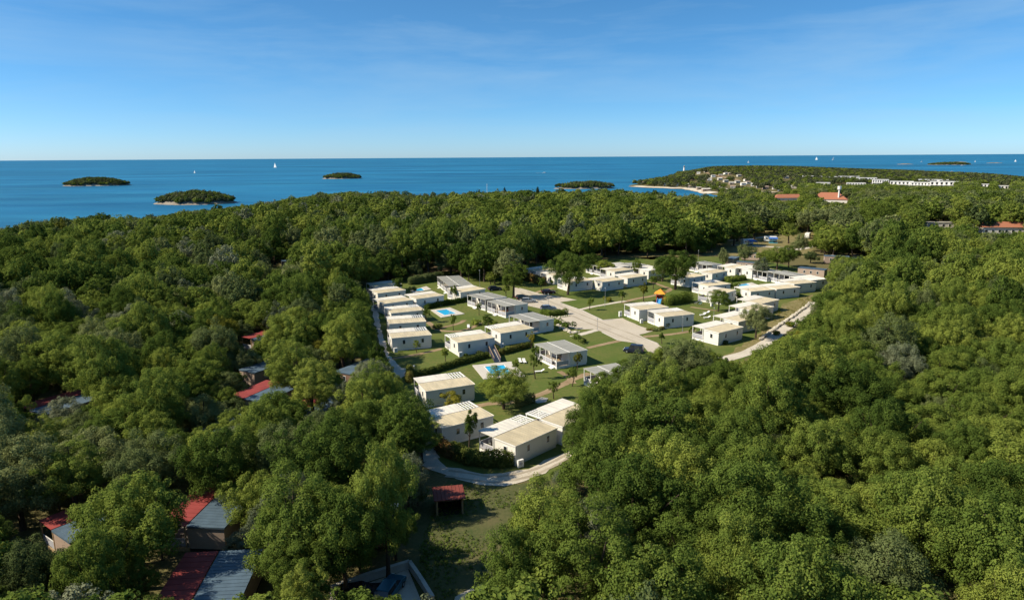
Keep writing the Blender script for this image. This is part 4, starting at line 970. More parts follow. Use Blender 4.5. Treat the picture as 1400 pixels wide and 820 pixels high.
for k_, (b_, t_, w_, l_) in enumerate((((655, 431), 415, 9, 'young tree beside the verandah steps of the grey home'), ((806, 424), 407, 11, 'young tree on the lawn at the road bend'), ((850, 414), 398, 10, 'young tree beside the path to the playground'), ((893, 395), 378, 12, 'young tree before the round clipped grey bush'), ((905, 470), 455, 11, 'young tree at the road end by the forest'), ((945, 462), 446, 11, 'young tree at the near stone wall home'), ((740, 398), 381, 12, 'young tree on the sloping lawn by the reddish hedge'), ((1000, 400), 386, 10, 'young tree between the far pool and its homes'), ((570, 482), 466, 10, 'young tree by the footpath to the pool steps'), ((705, 512), 492, 12, 'young tree near the pair of loungers'))):
    park_tree(b_, t_, w_, 'young', l_, k_, group=GP)
for k_, (b_, t_, w_, kd_, l_) in enumerate((((1003, 336), 303, 38, 'oak', 'broad oak casting shade on the camping field'), ((1031, 327), 303, 22, 'pine', 'pine at the edge of the camping field behind the caravan'), ((1078, 333), 306, 24, 'pine', 'pine between the caravan and the camping lane'), ((972, 343), 316, 26, 'oak', 'oak at the corner of the camping field'), ((1045, 318), 297, 24, 'oak', 'oak beyond the caravan with the blue awning'), ((1122, 346), 318, 24, 'oak', 'oak at the bend of the camping lane'), ((1150, 338), 312, 22, 'pine', 'pine over the blue-roofed lane homes'), ((885, 352), 330, 22, 'oak', 'oak at the sunlit dry clearing'))):
    park_tree(b_, t_, w_, kd_, l_, k_, lod=1, group=GP)
park_tree((692, 407), 389, 12, 'young', 'young tree by the parked dark blue car', 1, group=GP)
for k, (b, t, w, l) in enumerate((((690, 274), 259, 3.5, 'slim cypress standing up from the shore wood'), ((735, 272), 257, 4, 'tall cypress spire on the shore wood skyline'), ((690.5, 280), 268, 3, 'small cypress before the shore wood skyline'), ((996, 297), 271, 5, 'dark cypress spire in the wood before the headland'), ((46, 322), 299, 8, 'dark conifer spire on the left shore skyline'), ((893, 276), 261, 3, 'thin cypress at the bay'), ((896, 276), 262, 3, 'thin cypress beside another at the bay'), ((1128, 282), 262, 3, 'cypress beside the orange-roofed house'))):
    p = gp(b[0], b[1], -4); P = PROTO['cypress', 1][k % 2]; D = p[1]; H = (b[1] - t) / F * D; r = w / 2 / F * D
    put_tree('cypress', 1, k, p[0], p[1], float(terrain_z(p[0], p[1])[0]) if b[0] < 900 else -4, r / P['R'] * 1.3, H / P['H'], 0, l.replace(' left', ''), group='cypress spires')

def shrub_mesh(seed, m, n=700, size=.22):
    r_ = np.random.default_rng(seed); c = [(r_.normal() * .32, r_.normal() * .32, .45 + r_.uniform(-.1, .35)) for _ in range(9)]
    return leaf_mesh('foliage', c, r_.uniform(.3, .5, 9), n, size, m, seed)
SHRUB = {m: [shrub_mesh(300 + i, m) for i in range(2)] for m in ('oak', 'holm', 'olive', 'yellow', 'redhedge')}
SHSTEM = MB().tube((0, 0, -.05), (0, 0, .6), .05, .03, 'bark', 6).tube((0, 0, .1), (.25, .1, .6), .03, .02, 'bark', 5).tube((0, 0, .1), (-.2, .15, .55), .03, .02, 'bark', 5).mesh('stem')
def shrub(px, py, wpx, m, label, hs=1.0, group='garden shrubs'):
    p = gp(px, py); s = wpx / F * math.hypot(p[1], CAM_H) / 1.5
    e = empty('shrub', (p[0], p[1], 0.02), rg.uniform(0, 6.28)); e.scale = (s, s, s * hs); tag(e, label, 'shrub', group)
    obj('stem', SHSTEM, e); obj('foliage', SHRUB[m][rg.randrange(2)], e); return e
def hedge(pts, w, h, m, label, seed, dens=150):
    """A clipped hedge: a leafy skin round a run of woody stems."""
    P = [Vector((*gp(*p), 0)) for p in pts]; o0 = P[0].copy(); c = []; r_ = []; st = MB()
    for a, b in zip(P[:-1], P[1:]):
        L_ = (b - a).length; n = max(2, int(L_ / (w * .5)))
        for i in range(n + 1):
            q = a + (b - a) * i / n - o0
            for zf_ in (.3, .75): c.append((q.x + rg.uniform(-.1, .1), q.y + rg.uniform(-.1, .1), h * zf_ * rg.uniform(.85, 1.1))); r_.append(w * .5 * rg.uniform(.85, 1.15))
            if i % 2 == 0: st.tube((q.x, q.y, -.02), (q.x, q.y, h * .7), .05, .03, 'bark', 5)
    e = empty('hedge', (o0.x, o0.y, 0.02)); tag(e, label, 'hedge', 'garden hedges')
    so = st.build('stem', e); so['kind'] = 'stuff'; obj('foliage', leaf_mesh('foliage', c, r_, int(len(c) * dens * w * h), .24, m, seed, flat=1.0, up=.1), e)
hedge(zz(4, (395, 445), (520, 412), (640, 375), (760, 340), (880, 308), (965, 285)), 1.1, 1.15, 'redhedge', 'long red-tipped hedge above the large pool lawn', 1)
hedge(zz(4, (1080, 262), (1180, 235), (1320, 200)), 1.1, 1.1, 'redhedge', 'short red-tipped hedge on the far side of the pool steps', 2)
hedge(zz(4, (352, 480), (355, 420)), 1.6, 2.0, 'redhedge', 'dark red bush hedge beside the track gate lamp', 3)
hedge(zz(1, (600, 540), (740, 510), (850, 492), (945, 475)), 1.2, 1.3, 'oak', 'trimmed green hedge behind the small square pool', 4)
hedge(zz(6, (375, 390), (470, 440), (600, 458), (725, 452)), 1.7, 2.0, 'redhedge', 'thick hedge before the home at the gravel track bend', 5)
hedge(zz(6, (280, 345), (335, 385), (385, 410)), 1.6, 1.8, 'redhedge', 'reddish hedge by the home behind the dark oak', 6)
hedge([(562, 389), (580, 386), (603, 382)], 2.2, 2.4, 'holm', 'tall dark hedge screening the small hidden pool', 7)
hedge(zz(2, (75, 300), (150, 320), (250, 350)), 1.8, 2.6, 'redhedge', 'reddish hedge in front of the pine edge homes', 8)
hedge(zz(9, (530, 590), (680, 545)), 1.3, 1.6, 'holm', 'dark clipped hedge by the concrete pad', 9)
hedge(zz(10, (880, 600), (990, 585), (1090, 565)), 3.0, 2.2, 'oak', 'broad green hedge behind the playground', 10)
hedge(zz(11, (790, 545), (860, 560), (1040, 540)), 1.6, 1.2, 'oak', 'leafy planted bed on the road island by the silver cars', 11)
hedge(zz(3, (560, 325), (690, 310)), 1.4, 1.2, 'oak', 'low hedge beside the small far pool', 12)
hedge(zz(12, (250, 345), (440, 330)), 1.5, 1.4, 'oak', 'hedge under the tall-looking home of the step row', 13)
for a in ((900, 384, 12, 'olive', 'round clipped grey bush beside the narrow white home', .8), (912, 448, 14, 'olive', 'round olive bush at the home by the road bulb', .8), (762, 444, 10, 'oak', 'green bush at the top of the rockery', 1.0), (773, 449, 14, 'oak', 'green bush in the middle of the rockery', .9),
          (1011, 408, 12, 'oak', 'green bush at the terrace of the long joined pair', 1.0), (1006, 394, 7, 'oak', 'dark bush at the small far pool', 1.3), (565, 398, 8, 'holm', 'dark round bush beside the small hidden pool', 1.2), (692, 470, 10, 'oak', 'dark shrub under the hedge-side home wall', .8), (655, 485, 9, 'holm', 'dark shrub at the wall by the pool steps', .8), (637, 487, 6, 'oak', 'little shrub at the wall by the utility box', .9),
          (599, 449, 14, 'redhedge', 'low reddish shrub beside the fork of the footpath', .6), (985, 470, 9, 'oak', 'small shrub at the near stone wall home', 1.0), (992, 471, 8, 'holm', 'second small shrub at the near stone wall home', 1.0), (755, 388, 10, 'oak', 'bush between the tall oak and the reddish hedge', .9), (833, 412, 9, 'yellow', 'yellow-green bush on the big lawn', .9), (650, 444, 16, 'oak', 'spreading shrub below the verandah steps', .6), (675, 446, 14, 'oak', 'dark spreading shrub by the pergola home', .7),
          (1015, 372, 8, 'oak', 'bush before the beige home with the clipped tree', 1), (966, 365, 12, 'oak', 'rounded bush by the camping field edge', .9), (977, 366, 10, 'yellow', 'light green bush by the camping field edge', .9), (990, 369, 10, 'oak', 'bush beside the head of the step row', .9), (787, 463, 12, 'oak', 'shrub at the corner of the verandah home', .8), (796, 468, 10, 'redhedge', 'red-tipped shrub near the gravel path by the road', .8),
          (1079, 447, 12, 'yellow', 'yellow bush at the edge of the right wood'.replace(' right', ' unbroken'), .8), (1062, 458, 10, 'yellow', 'yellowish bush along the gravel beyond the stones', .8), (888, 452, 9, 'redhedge', 'low reddish shrub by the road bulb tip', .5), (897, 452.5, 9, 'holm', 'low dark shrub by the road bulb tip', .5), (905, 450, 9, 'redhedge', 'low shrub next to the round olive bush', .6)):
    shrub(*a[:5], hs=a[5])

def weeds(name, poly, n, m, size, seed, label, rad=.16):
    r_ = np.random.default_rng(seed); P = np.array([gp(*p) for p in poly]); lo, hi = P.min(0), P.max(0); q = r_.uniform(lo, hi, (n * 5, 2)); q = q[in_poly(q, P)]
    q = q[r_.random(len(q)) < np.clip(field(q[:, 0], q[:, 1], 2.2, 1) * 1.5 - .35, 0.02, 1)][:n]
    o = obj(name, leaf_mesh(name, np.column_stack([q, np.full(len(q), .06)]), r_.uniform(rad * .6, rad * 1.4, len(q)), len(q) * 7, size, m, seed, up=.8, outc=(0, 0, -500))); tag(o, label, kind='stuff')
weeds('weeds', [(575, 822), (648, 822), (668, 745), (740, 668), (776, 634), (735, 656), (640, 658), (590, 706), (574, 745)], 1500, 'oak', .16, 71, 'rough weeds and tufts over the shaded clearing')
weeds('dry_tufts', zz(7, (1220, 140), (1000, 210), (930, 305), (830, 395), (780, 485), (700, 525), (800, 510), (960, 395), (1190, 235)), 700, 'yellow', .22, 72, 'dry yellow tufts along the stone wall verge', .25)

# ------------------------------------------------------------------ pools and their furniture
def pool(deck, water, label, ladder=True):
    D = [np.array(gp(*p)) for p in deck]; W = [np.array(gp(*p)) for p in water]
    c = sum(W) / 4; e = empty('swimming_pool', (c[0], c[1], 0.02)); tag(e, label, 'swimming pool', 'garden pools')
    D = [d - c for d in D]; W = [w - c for w in W]; mb = MB()
    V = [(*d, .14) for d in D] + [(*w, .14) for w in W] + [(*d, 0) for d in D] + [(*w, -.10) for w in W]
    mb.add(V, [(i, (i + 1) % 4, 4 + (i + 1) % 4, 4 + i) for i in range(4)] + [(8 + i, 8 + (i + 1) % 4, (i + 1) % 4, i) for i in range(4)] + [(4 + i, 4 + (i + 1) % 4, 12 + (i + 1) % 4, 12 + i) for i in range(4)], 'paving')
    mb.build('paving', e)
    cp = MB(); Wi = [w * 1.0 for w in W]; Wo = [w * (1 + .35 / max(np.linalg.norm(w), 1)) for w in W]
    cp.add([(*w, .165) for w in Wo] + [(*w, .165) for w in Wi] + [(*w, .141) for w in Wo] + [(*w, .10) for w in Wi], [(i, (i + 1) % 4, 4 + (i + 1) % 4, 4 + i) for i in range(4)] + [(8 + i, 8 + (i + 1) % 4, (i + 1) % 4, i) for i in range(4)] + [(4 + i, 4 + (i + 1) % 4, 12 + (i + 1) % 4, 12 + i) for i in range(4)], 'white'); cp.build('coping', e)
    MB().add([(*(w * .998), .06) for w in W], [(0, 1, 2, 3)], 'pool').build('water', e)
    if ladder:
        m = (W[1] + W[2]) / 2; n = m / np.linalg.norm(m); t = np.array([-n[1], n[0]]); ld = empty('ladder', (0, 0, 0)); ld.parent = e
        for s in (-.3, .3):
            b = m + t * s; r = MB(); q = [(*(b + n * .5), .14), (*(b + n * .45), .9), (*(b + n * .1), 1.0), (*(b - n * .12), .8), (*(b - n * .12), .0)]
            for i in range(4): r.tube(q[i], q[i + 1], .035, .035, 'metal', 6)
            r.build('handrail', ld)
pool(zz(4, (850, 350), (940, 460), (1275, 438), (1160, 320)), zz(4, (950, 362), (1015, 440), (1165, 420), (1102, 348)), 'large blue pool with wide pale paving on the lawn')
pool(zz(1, (635, 550), (720, 610), (905, 580), (790, 530)), zz(1, (675, 556), (745, 592), (838, 576), (765, 545)), 'small square blue pool behind the trimmed hedge')
pool(zz(1, (470, 395), (500, 412), (640, 385), (600, 360)), zz(1, (508, 388), (530, 402), (585, 392), (560, 374)), 'small hidden pool behind bushes near the track row', False)
pool(zz(3, (600, 352), (620, 374), (800, 352), (745, 330)), zz(3, (625, 354), (640, 366), (735, 352), (705, 338)), 'far pool beside the long joined pair of homes', False)

LOUNGER = None
def lounger(px, py, rz, label):
    p = gp(px, py); e = empty('sun_lounger', (p[0], p[1], 0.02), R(rz)); tag(e, label, 'sun lounger', 'white sun loungers')
    MB().box(-.95, .35, -.33, .33, .30, .36, 'white').build('seat', e)
    MB().hexa([(.35, -.33, .30), (.98, -.33, .66), (.98, .33, .66), (.35, .33, .30)], [(.32, -.33, .36), (.95, -.33, .72), (.95, .33, .72), (.32, .33, .36)], 'white').build('backrest', e)
    lg = cached('lleg', lambda: MB().box(-.035, .035, -.035, .035, 0, .30, 'white').mesh('leg'))
    for x, y in ((-.88, -.28), (-.88, .28), (.3, -.28), (.3, .28)):
        q = obj('leg', lg, e); q.location = (x, y, 0)
lounger(*zz(9, (552, 120)), 100, 'white sun lounger of the pair beyond the large pool, nearer the steps')
lounger(*zz(9, (597, 122)), 100, 'white sun lounger of the pair beyond the large pool, nearer the verandah')
lounger(*zz(9, (760, 228)), 8, 'white sun lounger alone on the grass by the verandah')
lounger(*zz(10, (1250, 712)), 20, 'white sun lounger on the lawn before the bicycle home')
lounger(*zz(10, (1290, 690)), 20, 'white sun lounger beside another before the bicycle home')
lounger(*zz(10, (1295, 742)), 10, 'white sun lounger set apart, beside the stone wall homes')
lounger(*zz(1, (936, 690)), 95, 'white sun lounger standing on the footpath edge')
# steps down to the pool with dark side panels
a_, b_ = gp(*zz(4, (1000, 232))), gp(*zz(4, (1052, 325))); d_ = b_ - a_; L_ = np.linalg.norm(d_); e = empty('pool_steps', (a_[0], a_[1], .02), math.atan2(d_[1], d_[0])); tag(e, 'timber steps with dark side panels leading to the large pool', 'steps')
for i in range(7):
    x = L_ * i / 7; MB().box(x, x + L_ / 7 - .03, -.6, .6, 0, .75 - .09 * i, 'concrete').build('step', e)
for s in (-1, 1):
    MB().hexa([(0, s * .68 - .03, .35), (L_, s * .68 - .03, .1), (L_, s * .68 + .03, .1), (0, s * .68 + .03, .35)], [(0, s * .68 - .03, 1.5), (L_, s * .68 - .03, 1.05), (L_, s * .68 + .03, 1.05), (0, s * .68 + .03, 1.5)], 'purple').build('side_panel', e)
    MB().hexa([(0, s * .68 - .05, 1.5), (L_, s * .68 - .05, 1.05), (L_, s * .68 + .05, 1.05), (0, s * .68 + .05, 1.5)], [(0, s * .68 - .05, 1.57), (L_, s * .68 - .05, 1.12), (L_, s * .68 + .05, 1.12), (0, s * .68 + .05, 1.57)], 'wood').build('handrail', e)
sheet('concrete_pad', zz(9, (680, 530), (780, 490), (850, 500), (830, 540), (740, 555)), .05, 'concrete')

# ------------------------------------------------------------------ lamps, utility boxes
def lamp(px, base, top, label):
    p = gp(px, base); H = (base - top) / F * math.hypot(p[1], CAM_H); e = empty('street_lamp', (p[0], p[1], .02)); tag(e, label, 'lamp post', 'park lamps')
    MB().tube((0, 0, 0), (0, 0, .25), .11, .09, 'metal', 8).tube((0, 0, .25), (0, 0, H - .25), .06, .04, 'metal', 8).build('post', e)
    MB().tube((0, 0, H - .25), (0, 0, H - .05), .10, .16, 'white', 8).build('lantern', e)
    MB().tube((0, 0, H - .05), (0, 0, H + .03), .24, .12, 'metal', 8).build('cap', e)
for a in ((816.5, 451, 435, 'lamp post at the gravel path corner beside the road'), (749.7, 417, 401, 'lamp post on the road edge by the silver cars'), (827, 419, 393, 'tall lamp post on the big lawn by the path'), (933, 453, 432, 'lamp post before the home with the olive bush'), (566.6, 515, 499, 'lamp post at the gravel track by the dark red bush'),
          (966, 385, 366, 'lamp post between the step row homes'), (1021.5, 417, 395, 'lamp post before the long joined pair'), (954.5, 356, 342, 'lamp post at the camping field edge'), (1012.5, 338, 328, 'lamp post in the middle of the camping field'), (976, 431, 420, 'lamp post between the bicycles and the stone wall row'), (656, 391, 369, 'lamp post at the pine edge')):
    lamp(*a)
def utility(px, py, label, w=.8, h=1.1):
    p = gp(px, py); e = empty('air_conditioner', (p[0], p[1], .02), R(30)); tag(e, label, 'air conditioner', 'outdoor units by the homes')
    MB().box(-w / 2, w / 2, -.2, .2, .12, h, 'white').build('casing', e)
    g = MB().tube((0, -.205, h * .55), (0, -.225, h * .55), .26, .26, 'net', 12); g.build('fan_grille', e)
    fm = cached('ufoot', lambda: MB().box(-.05, .05, -.2, .2, 0, .12, 'metal').mesh('foot'))
    for x in (-w / 2 + .1, w / 2 - .1): q = obj('foot', fm, e); q.location = (x, 0, 0)
for a in ((711.5, 639, 'white outdoor unit at the home by the track bend', .9, 1.2), (629.5, 488, 'white outdoor unit at the pool steps home'), (541, 482, 'white outdoor unit at the last home of the track row'), (848, 433, 'white outdoor unit beside the terrace before the playground', .9, 1.5), (877, 442, 'white outdoor unit between the two homes at the road bulb'), (686.5, 476, 'white outdoor unit between the pergola homes at the hedge'), (973, 419, 'white outdoor unit near the bicycles')):
    utility(*a)

# ------------------------------------------------------------------ cars
def car_paint(name, c):
    M[name] = mat(name, c, .25, .5, metal=.3); return name
for n_, c_ in (('silver', (.42, .45, .48)), ('steelblue', (.20, .26, .36)), ('darkblue', (.025, .03, .06)), ('maroon', (.06, .025, .025)), ('darkgreen', (.03, .05, .05)), ('tealcar', (.03, .13, .19)), ('blackcar', (.012, .012, .014)), ('whitecar', (.6, .6, .6))): car_paint(n_, c_)
def car(px, py, rz, paint, label, van=False):
    p = gp(px, py); e = empty('parked_car', (p[0], p[1], .065), R(rz)); tag(e, label, 'car', 'cars parked in the park')
    h = 1.85 if van else 1.5; L2 = 2.25
    prof = [(-L2, .35), (-L2 - .03, .75), (-L2 + .05, .95), (L2 - 1.15, .98), (L2 - .15, .82), (L2, .6), (L2, .32), (L2 - .3, .25), (-L2 + .3, .25)]
    b = MB(); n = len(prof); w = .88
    V = [(x, -w, z) for x, z in prof] + [(x, w, z) for x, z in prof]
    b.add(V, [tuple(range(n)), tuple(range(2 * n - 1, n - 1, -1))] + [(i, n + i, n + (i + 1) % n, (i + 1) % n) for i in range(n)], paint)
    g0, g1 = -L2 + .08, L2 - 1.15; wt = .70; t0, t1 = (-L2 + .25, L2 - 1.55) if van else (-L2 + .55, L2 - 1.9)
    b.hexa([(t0, -wt, h - .05), (t1, -wt, h - .05), (t1, wt, h - .05), (t0, wt, h - .05)], [(t0 + .1, -wt + .06, h), (t1 - .1, -wt + .06, h), (t1 - .1, wt - .06, h), (t0 + .1, wt - .06, h)], paint)
    q = b.build('body', e)
    bv = q.modifiers.new('bevel', 'BEVEL'); bv.width = .05; bv.segments = 2
    z0 = .96; zt = h - .05
    MB().add([(g1, -.80, z0), (g1, .80, z0), (t1, wt, zt), (t1, -wt, zt)], [(0, 1, 2, 3)], 'glass').build('windscreen', e)
    MB().add([(g0, .80, z0), (g0, -.80, z0), (t0, -wt, zt), (t0, wt, zt)], [(0, 1, 2, 3)], 'glass').build('rear_window', e)
    for s in (-1, 1):
        MB().add([(g0, s * .82, z0), (g1, s * .82, z0), (t1, s * wt, zt), (t0, s * wt, zt)], [(0, 1, 2, 3) if s < 0 else (3, 2, 1, 0)], 'glass').build('side_window', e)
        MB().hexa([(-.1, s * .82 - .02, z0), (.02, s * .82 - .02, z0), (.02, s * .82 + .02, z0), (-.1, s * .82 + .02, z0)], [(-.1, s * wt - .02, zt), (.0, s * wt - .02, zt), (.0, s * wt + .02, zt), (-.1, s * wt + .02, zt)], paint).build('door_pillar', e)
        hl = MB().box(L2 - .12, L2 + .01, s * .62 - .16, s * .62 + .16, .60, .74, 'white').build('headlight', e)
        MB().box(-L2 - .045, -L2 + .05, s * .7 - .12, s * .7 + .12, .68, .88, 'redpl').build('taillight', e)
        for x in (-1.4, 1.4):
            wo_ = empty('wheel', (x, s * .80, .31)); wo_.parent = e
            obj('tyre', cached('tyre', lambda: MB().tube((0, -.11, 0), (0, .11, 0), .31, .31, 'black', 16).mesh('tyre')), wo_)
            obj('rim', cached('rim', lambda: MB().tube((0, -.12, 0), (0, .12, 0), .19, .19, 'metal', 10).mesh('rim')), wo_)
car(*zz(2, (130, 488)), 10, 'silver', 'silver estate car parked beside a dark green car')
car(*zz(2, (85, 462)), 25, 'darkgreen', 'dark green car parked beside the silver estate')
car(*zz(2, (290, 548)), 12, 'steelblue', 'steel blue hatchback parked at the planted road island')
car(*zz(2, (290, 418)), 8, 'maroon', 'dark maroon car parked under the tall oak')
car(*zz(5, (970, 478)), 160, 'darkblue', 'dark blue van parked at the edge of the forest', van=True)
car(*zz(11, (285, 288)), 20, 'darkblue', 'dark blue car in the shade of the pines by the grey roofs')
car(533, 812, 75, 'tealcar', 'teal car parked behind the low concrete wall')
car(492, 818, 15, 'blackcar', 'black car in shade by the low concrete wall')
car(1172, 352.5, 20, 'whitecar', 'white car in the shaded lane beside the blue-roofed homes')
car(1138, 353.5, 60, 'whitecar', 'white car parked behind the long pinkish home')

# ------------------------------------------------------------------ playground
p = gp(*zz(10, (795, 580))); e = empty('play_tower', (p[0], p[1], .02), R(-20)); e.scale = (1.35, 1.35, 1.3); tag(e, 'playground tower with orange roof, red panels and blue slide', 'playground')
for x in (-.7, .7):
    for y in (-.7, .7): MB().tube((x, y, 0), (x, y, 2.5), .07, .07, 'redpl', 8).build('post', e)
MB().box(-.8, .8, -.8, .8, 1.05, 1.15, 'wood').build('platform', e)
MB().add([(-1.25, -1.25, 2.4), (1.25, -1.25, 2.4), (1.25, 1.25, 2.4), (-1.25, 1.25, 2.4), (0, 0, 3.35)], [(3, 2, 1, 0), (0, 1, 4), (1, 2, 4), (2, 3, 4), (3, 0, 4)], 'orange').build('roof', e)
MB().box(-.72, -.66, -.7, .7, 1.15, 1.8, 'redpl').build('side_panel', e); MB().box(-.7, .7, .66, .72, 1.15, 1.8, 'redpl').build('side_panel', e); MB().box(.66, .72, -.7, .7, 1.15, 1.8, 'orange').build('side_panel', e)
sl = MB().hexa([(-.4, -.8, 1.1), (.4, -.8, 1.1), (.4, -3.0, .2), (-.4, -3.0, .2)][::-1], [(-.4, -.8, 1.17), (.4, -.8, 1.17), (.4, -3.0, .27), (-.4, -3.0, .27)][::-1], 'bluepl')
for s in (-.43, .43): sl.hexa([(s - .04, -3.0, .2), (s + .04, -3.0, .2), (s + .04, -.8, 1.1), (s - .04, -.8, 1.1)], [(s - .04, -3.0, .5), (s + .04, -3.0, .5), (s + .04, -.8, 1.42), (s - .04, -.8, 1.42)], 'bluepl')
s_ = sl.build('slide', e); s_['kind'] = 'stuff'
MB().tube((1.3, -.6, 0), (1.3, -.6, 1.9), .3, .3, 'orange', 10).build('tube', e); MB().box(1.6, 2.4, -.3, .3, .35, 1.3, 'redpl').build('climbing_block', e)

# ------------------------------------------------------------------ bicycles
for k, (x, y, lb) in enumerate((zz(10, (1180, 595)) + ('bicycle leaning by the white wall, nearer the broad hedge',), zz(10, (1225, 600)) + ('bicycle leaning by the white wall, nearer the round bushy tree',))):
    p = gp(x, y); e = empty('bicycle', (p[0], p[1], .02), R(-30)); tag(e, lb, 'bicycle', 'bicycles by the wall')
    for sx in (-.53, .53):
        w_ = MB(); n = 14; q = [(sx + .34 * math.cos(2 * math.pi * i / n), 0, .34 + .34 * math.sin(2 * math.pi * i / n)) for i in range(n)]
        for i in range(n): w_.tube(q[i], q[(i + 1) % n], .03, .03, 'black', 5, False)
        w_.build('wheel', e)
    f = MB()
    for a, b in (((-.53, 0, .34), (-.15, 0, .85)), ((-.15, 0, .85), (.38, 0, .85)), ((-.05, 0, .32), (.38, 0, .85)), ((-.05, 0, .32), (-.15, 0, .85)), ((-.53, 0, .34), (-.05, 0, .32)), ((.38, 0, .9), (.53, 0, .34))): f.tube(a, b, .025, .025, 'bluepl' if k else 'metal', 6)
    f.build('frame', e); MB().box(-.28, -.02, -.07, .07, .9, .96, 'black').build('saddle', e); MB().tube((.36, -.28, 1.0), (.36, .28, 1.0), .02, .02, 'black', 6).build('handlebar', e)

# ------------------------------------------------------------------ stones
def stone_mesh(seed):
    r_ = random.Random(seed); bm = bmesh.new(); bmesh.ops.create_icosphere(bm, subdivisions=1, radius=.5)
    for v in bm.verts: v.co *= r_.uniform(.75, 1.2)
    me = bpy.data.meshes.new('stone'); bm.to_mesh(me); bm.free(); me.materials.append(M['stone']); return me
STONES = [stone_mesh(i) for i in range(6)]
def stones(name, label, cat, pts, spread, n, smin, smax, seed, flat=.7):
    r_ = random.Random(seed); P = [np.array(gp(*p)) for p in pts]; e = empty(name, (P[0][0], P[0][1], .02)); tag(e, label, cat)
    seg = [np.linalg.norm(b - a) for a, b in zip(P[:-1], P[1:])]; T = sum(seg)
    for i in range(n):
        t = T * (i + .5) / n; k = 0
        while t > seg[k] and k < len(seg) - 1: t -= seg[k]; k += 1
        q = P[k] + (P[k + 1] - P[k]) * t / seg[k] + np.array([r_.uniform(-1, 1), r_.uniform(-1, 1)]) * spread - P[0]; s = r_.uniform(smin, smax)
        o = obj('stone', STONES[r_.randrange(6)], e); o.location = (q[0], q[1], s * flat * .3); o.rotation_euler = (r_.uniform(-.3, .3), r_.uniform(-.3, .3), r_.uniform(0, 6.28)); o.scale = (s * 1.2, s, s * flat)
stones('stone_wall', 'long dry wall of pale limestone blocks beside the gravel', 'stone wall', [(1106, 417)] + zz(7, (1120, 275), (1040, 330), (960, 385), (880, 445), (805, 500)), .12, 62, .75, 1.15, 4)
stones('rockery', 'rockery of pale stones between the road and the grey-roofed home', 'rockery', zz(11, (940, 660), (1000, 670), (1020, 710), (1060, 725), (1120, 745), (1180, 735)), .8, 46, .5, 1.1, 5)
stones('rockery', 'stone edging of the planted road island', 'rockery', zz(11, (790, 560), (880, 575), (960, 580), (1070, 560)), .35, 18, .35, .7, 6)

# ------------------------------------------------------------------ shed and low wall at the clearing
p = gp(597, 706); e = empty('shed', (p[0], p[1], .03), R(10)); tag(e, 'open-fronted timber shed with a rust-red roof at the clearing', 'shed')
MB().box(0, 3.3, 3.3, 3.4, 0, 2.0, 'wood').build('back_wall', e); MB().box(0, .1, 0, 3.3, 0, 2.1, 'wood').build('side_wall', e); MB().box(3.2, 3.3, 0, 3.3, 0, 2.1, 'wood').build('side_wall', e)
MB().box(.1, 3.2, 0.05, 3.3, 0.0, .08, 'dark').build('floor', e)
rm = MB().hexa([(-.3, -.4, 2.2), (3.6, -.4, 2.2), (3.6, 3.6, 2.02), (-.3, 3.6, 2.02)], [(-.3, -.4, 2.28), (3.6, -.4, 2.28), (3.6, 3.6, 2.1), (-.3, 3.6, 2.1)], 'rbrownred')
for i in range(9): rm.hexa([(-.25 + i * .46, -.4, 2.28), (-.17 + i * .46, -.4, 2.28), (-.17 + i * .46, 3.6, 2.1), (-.25 + i * .46, 3.6, 2.1)], [(-.23 + i * .46, -.4, 2.32), (-.19 + i * .46, -.4, 2.32), (-.19 + i * .46, 3.6, 2.14), (-.23 + i * .46, 3.6, 2.14)], 'rbrownred')
r_ = rm.build('roof', e); r_['kind'] = 'stuff'
for x in (.15, 3.15): MB().tube((x, .06, 0), (x, .06, 2.2), .06, .06, 'wood', 6).build('post', e)
W_ = [np.array(gp(*q)) for q in ((452, 812), (505, 793), (560, 776), (575, 798), (592, 826))]
e = empty('low_wall', (W_[0][0], W_[0][1], 0.02)); tag(e, 'low grey concrete wall round the parking corner', 'wall')
for a, b in zip(W_[:-1], W_[1:]):
    a = a - W_[0]; b = b - W_[0]; d = (b - a) / np.linalg.norm(b - a); n = np.array([-d[1], d[0]]) * .16
    MB().prism([tuple(a - n), tuple(b - d * .01 - n), tuple(b - d * .01 + n), tuple(a + n)], 0, .8, 'concrete').build('wall_section', e)
    n = n * 1.3; MB().prism([tuple(a - n), tuple(b - d * .01 - n), tuple(b - d * .01 + n), tuple(a + n)], .804, .9, 'concrete').build('coping', e)
sheet('parking_ground', [(440, 850), (452, 814), (558, 778), (588, 850)], .028, 'gravel')

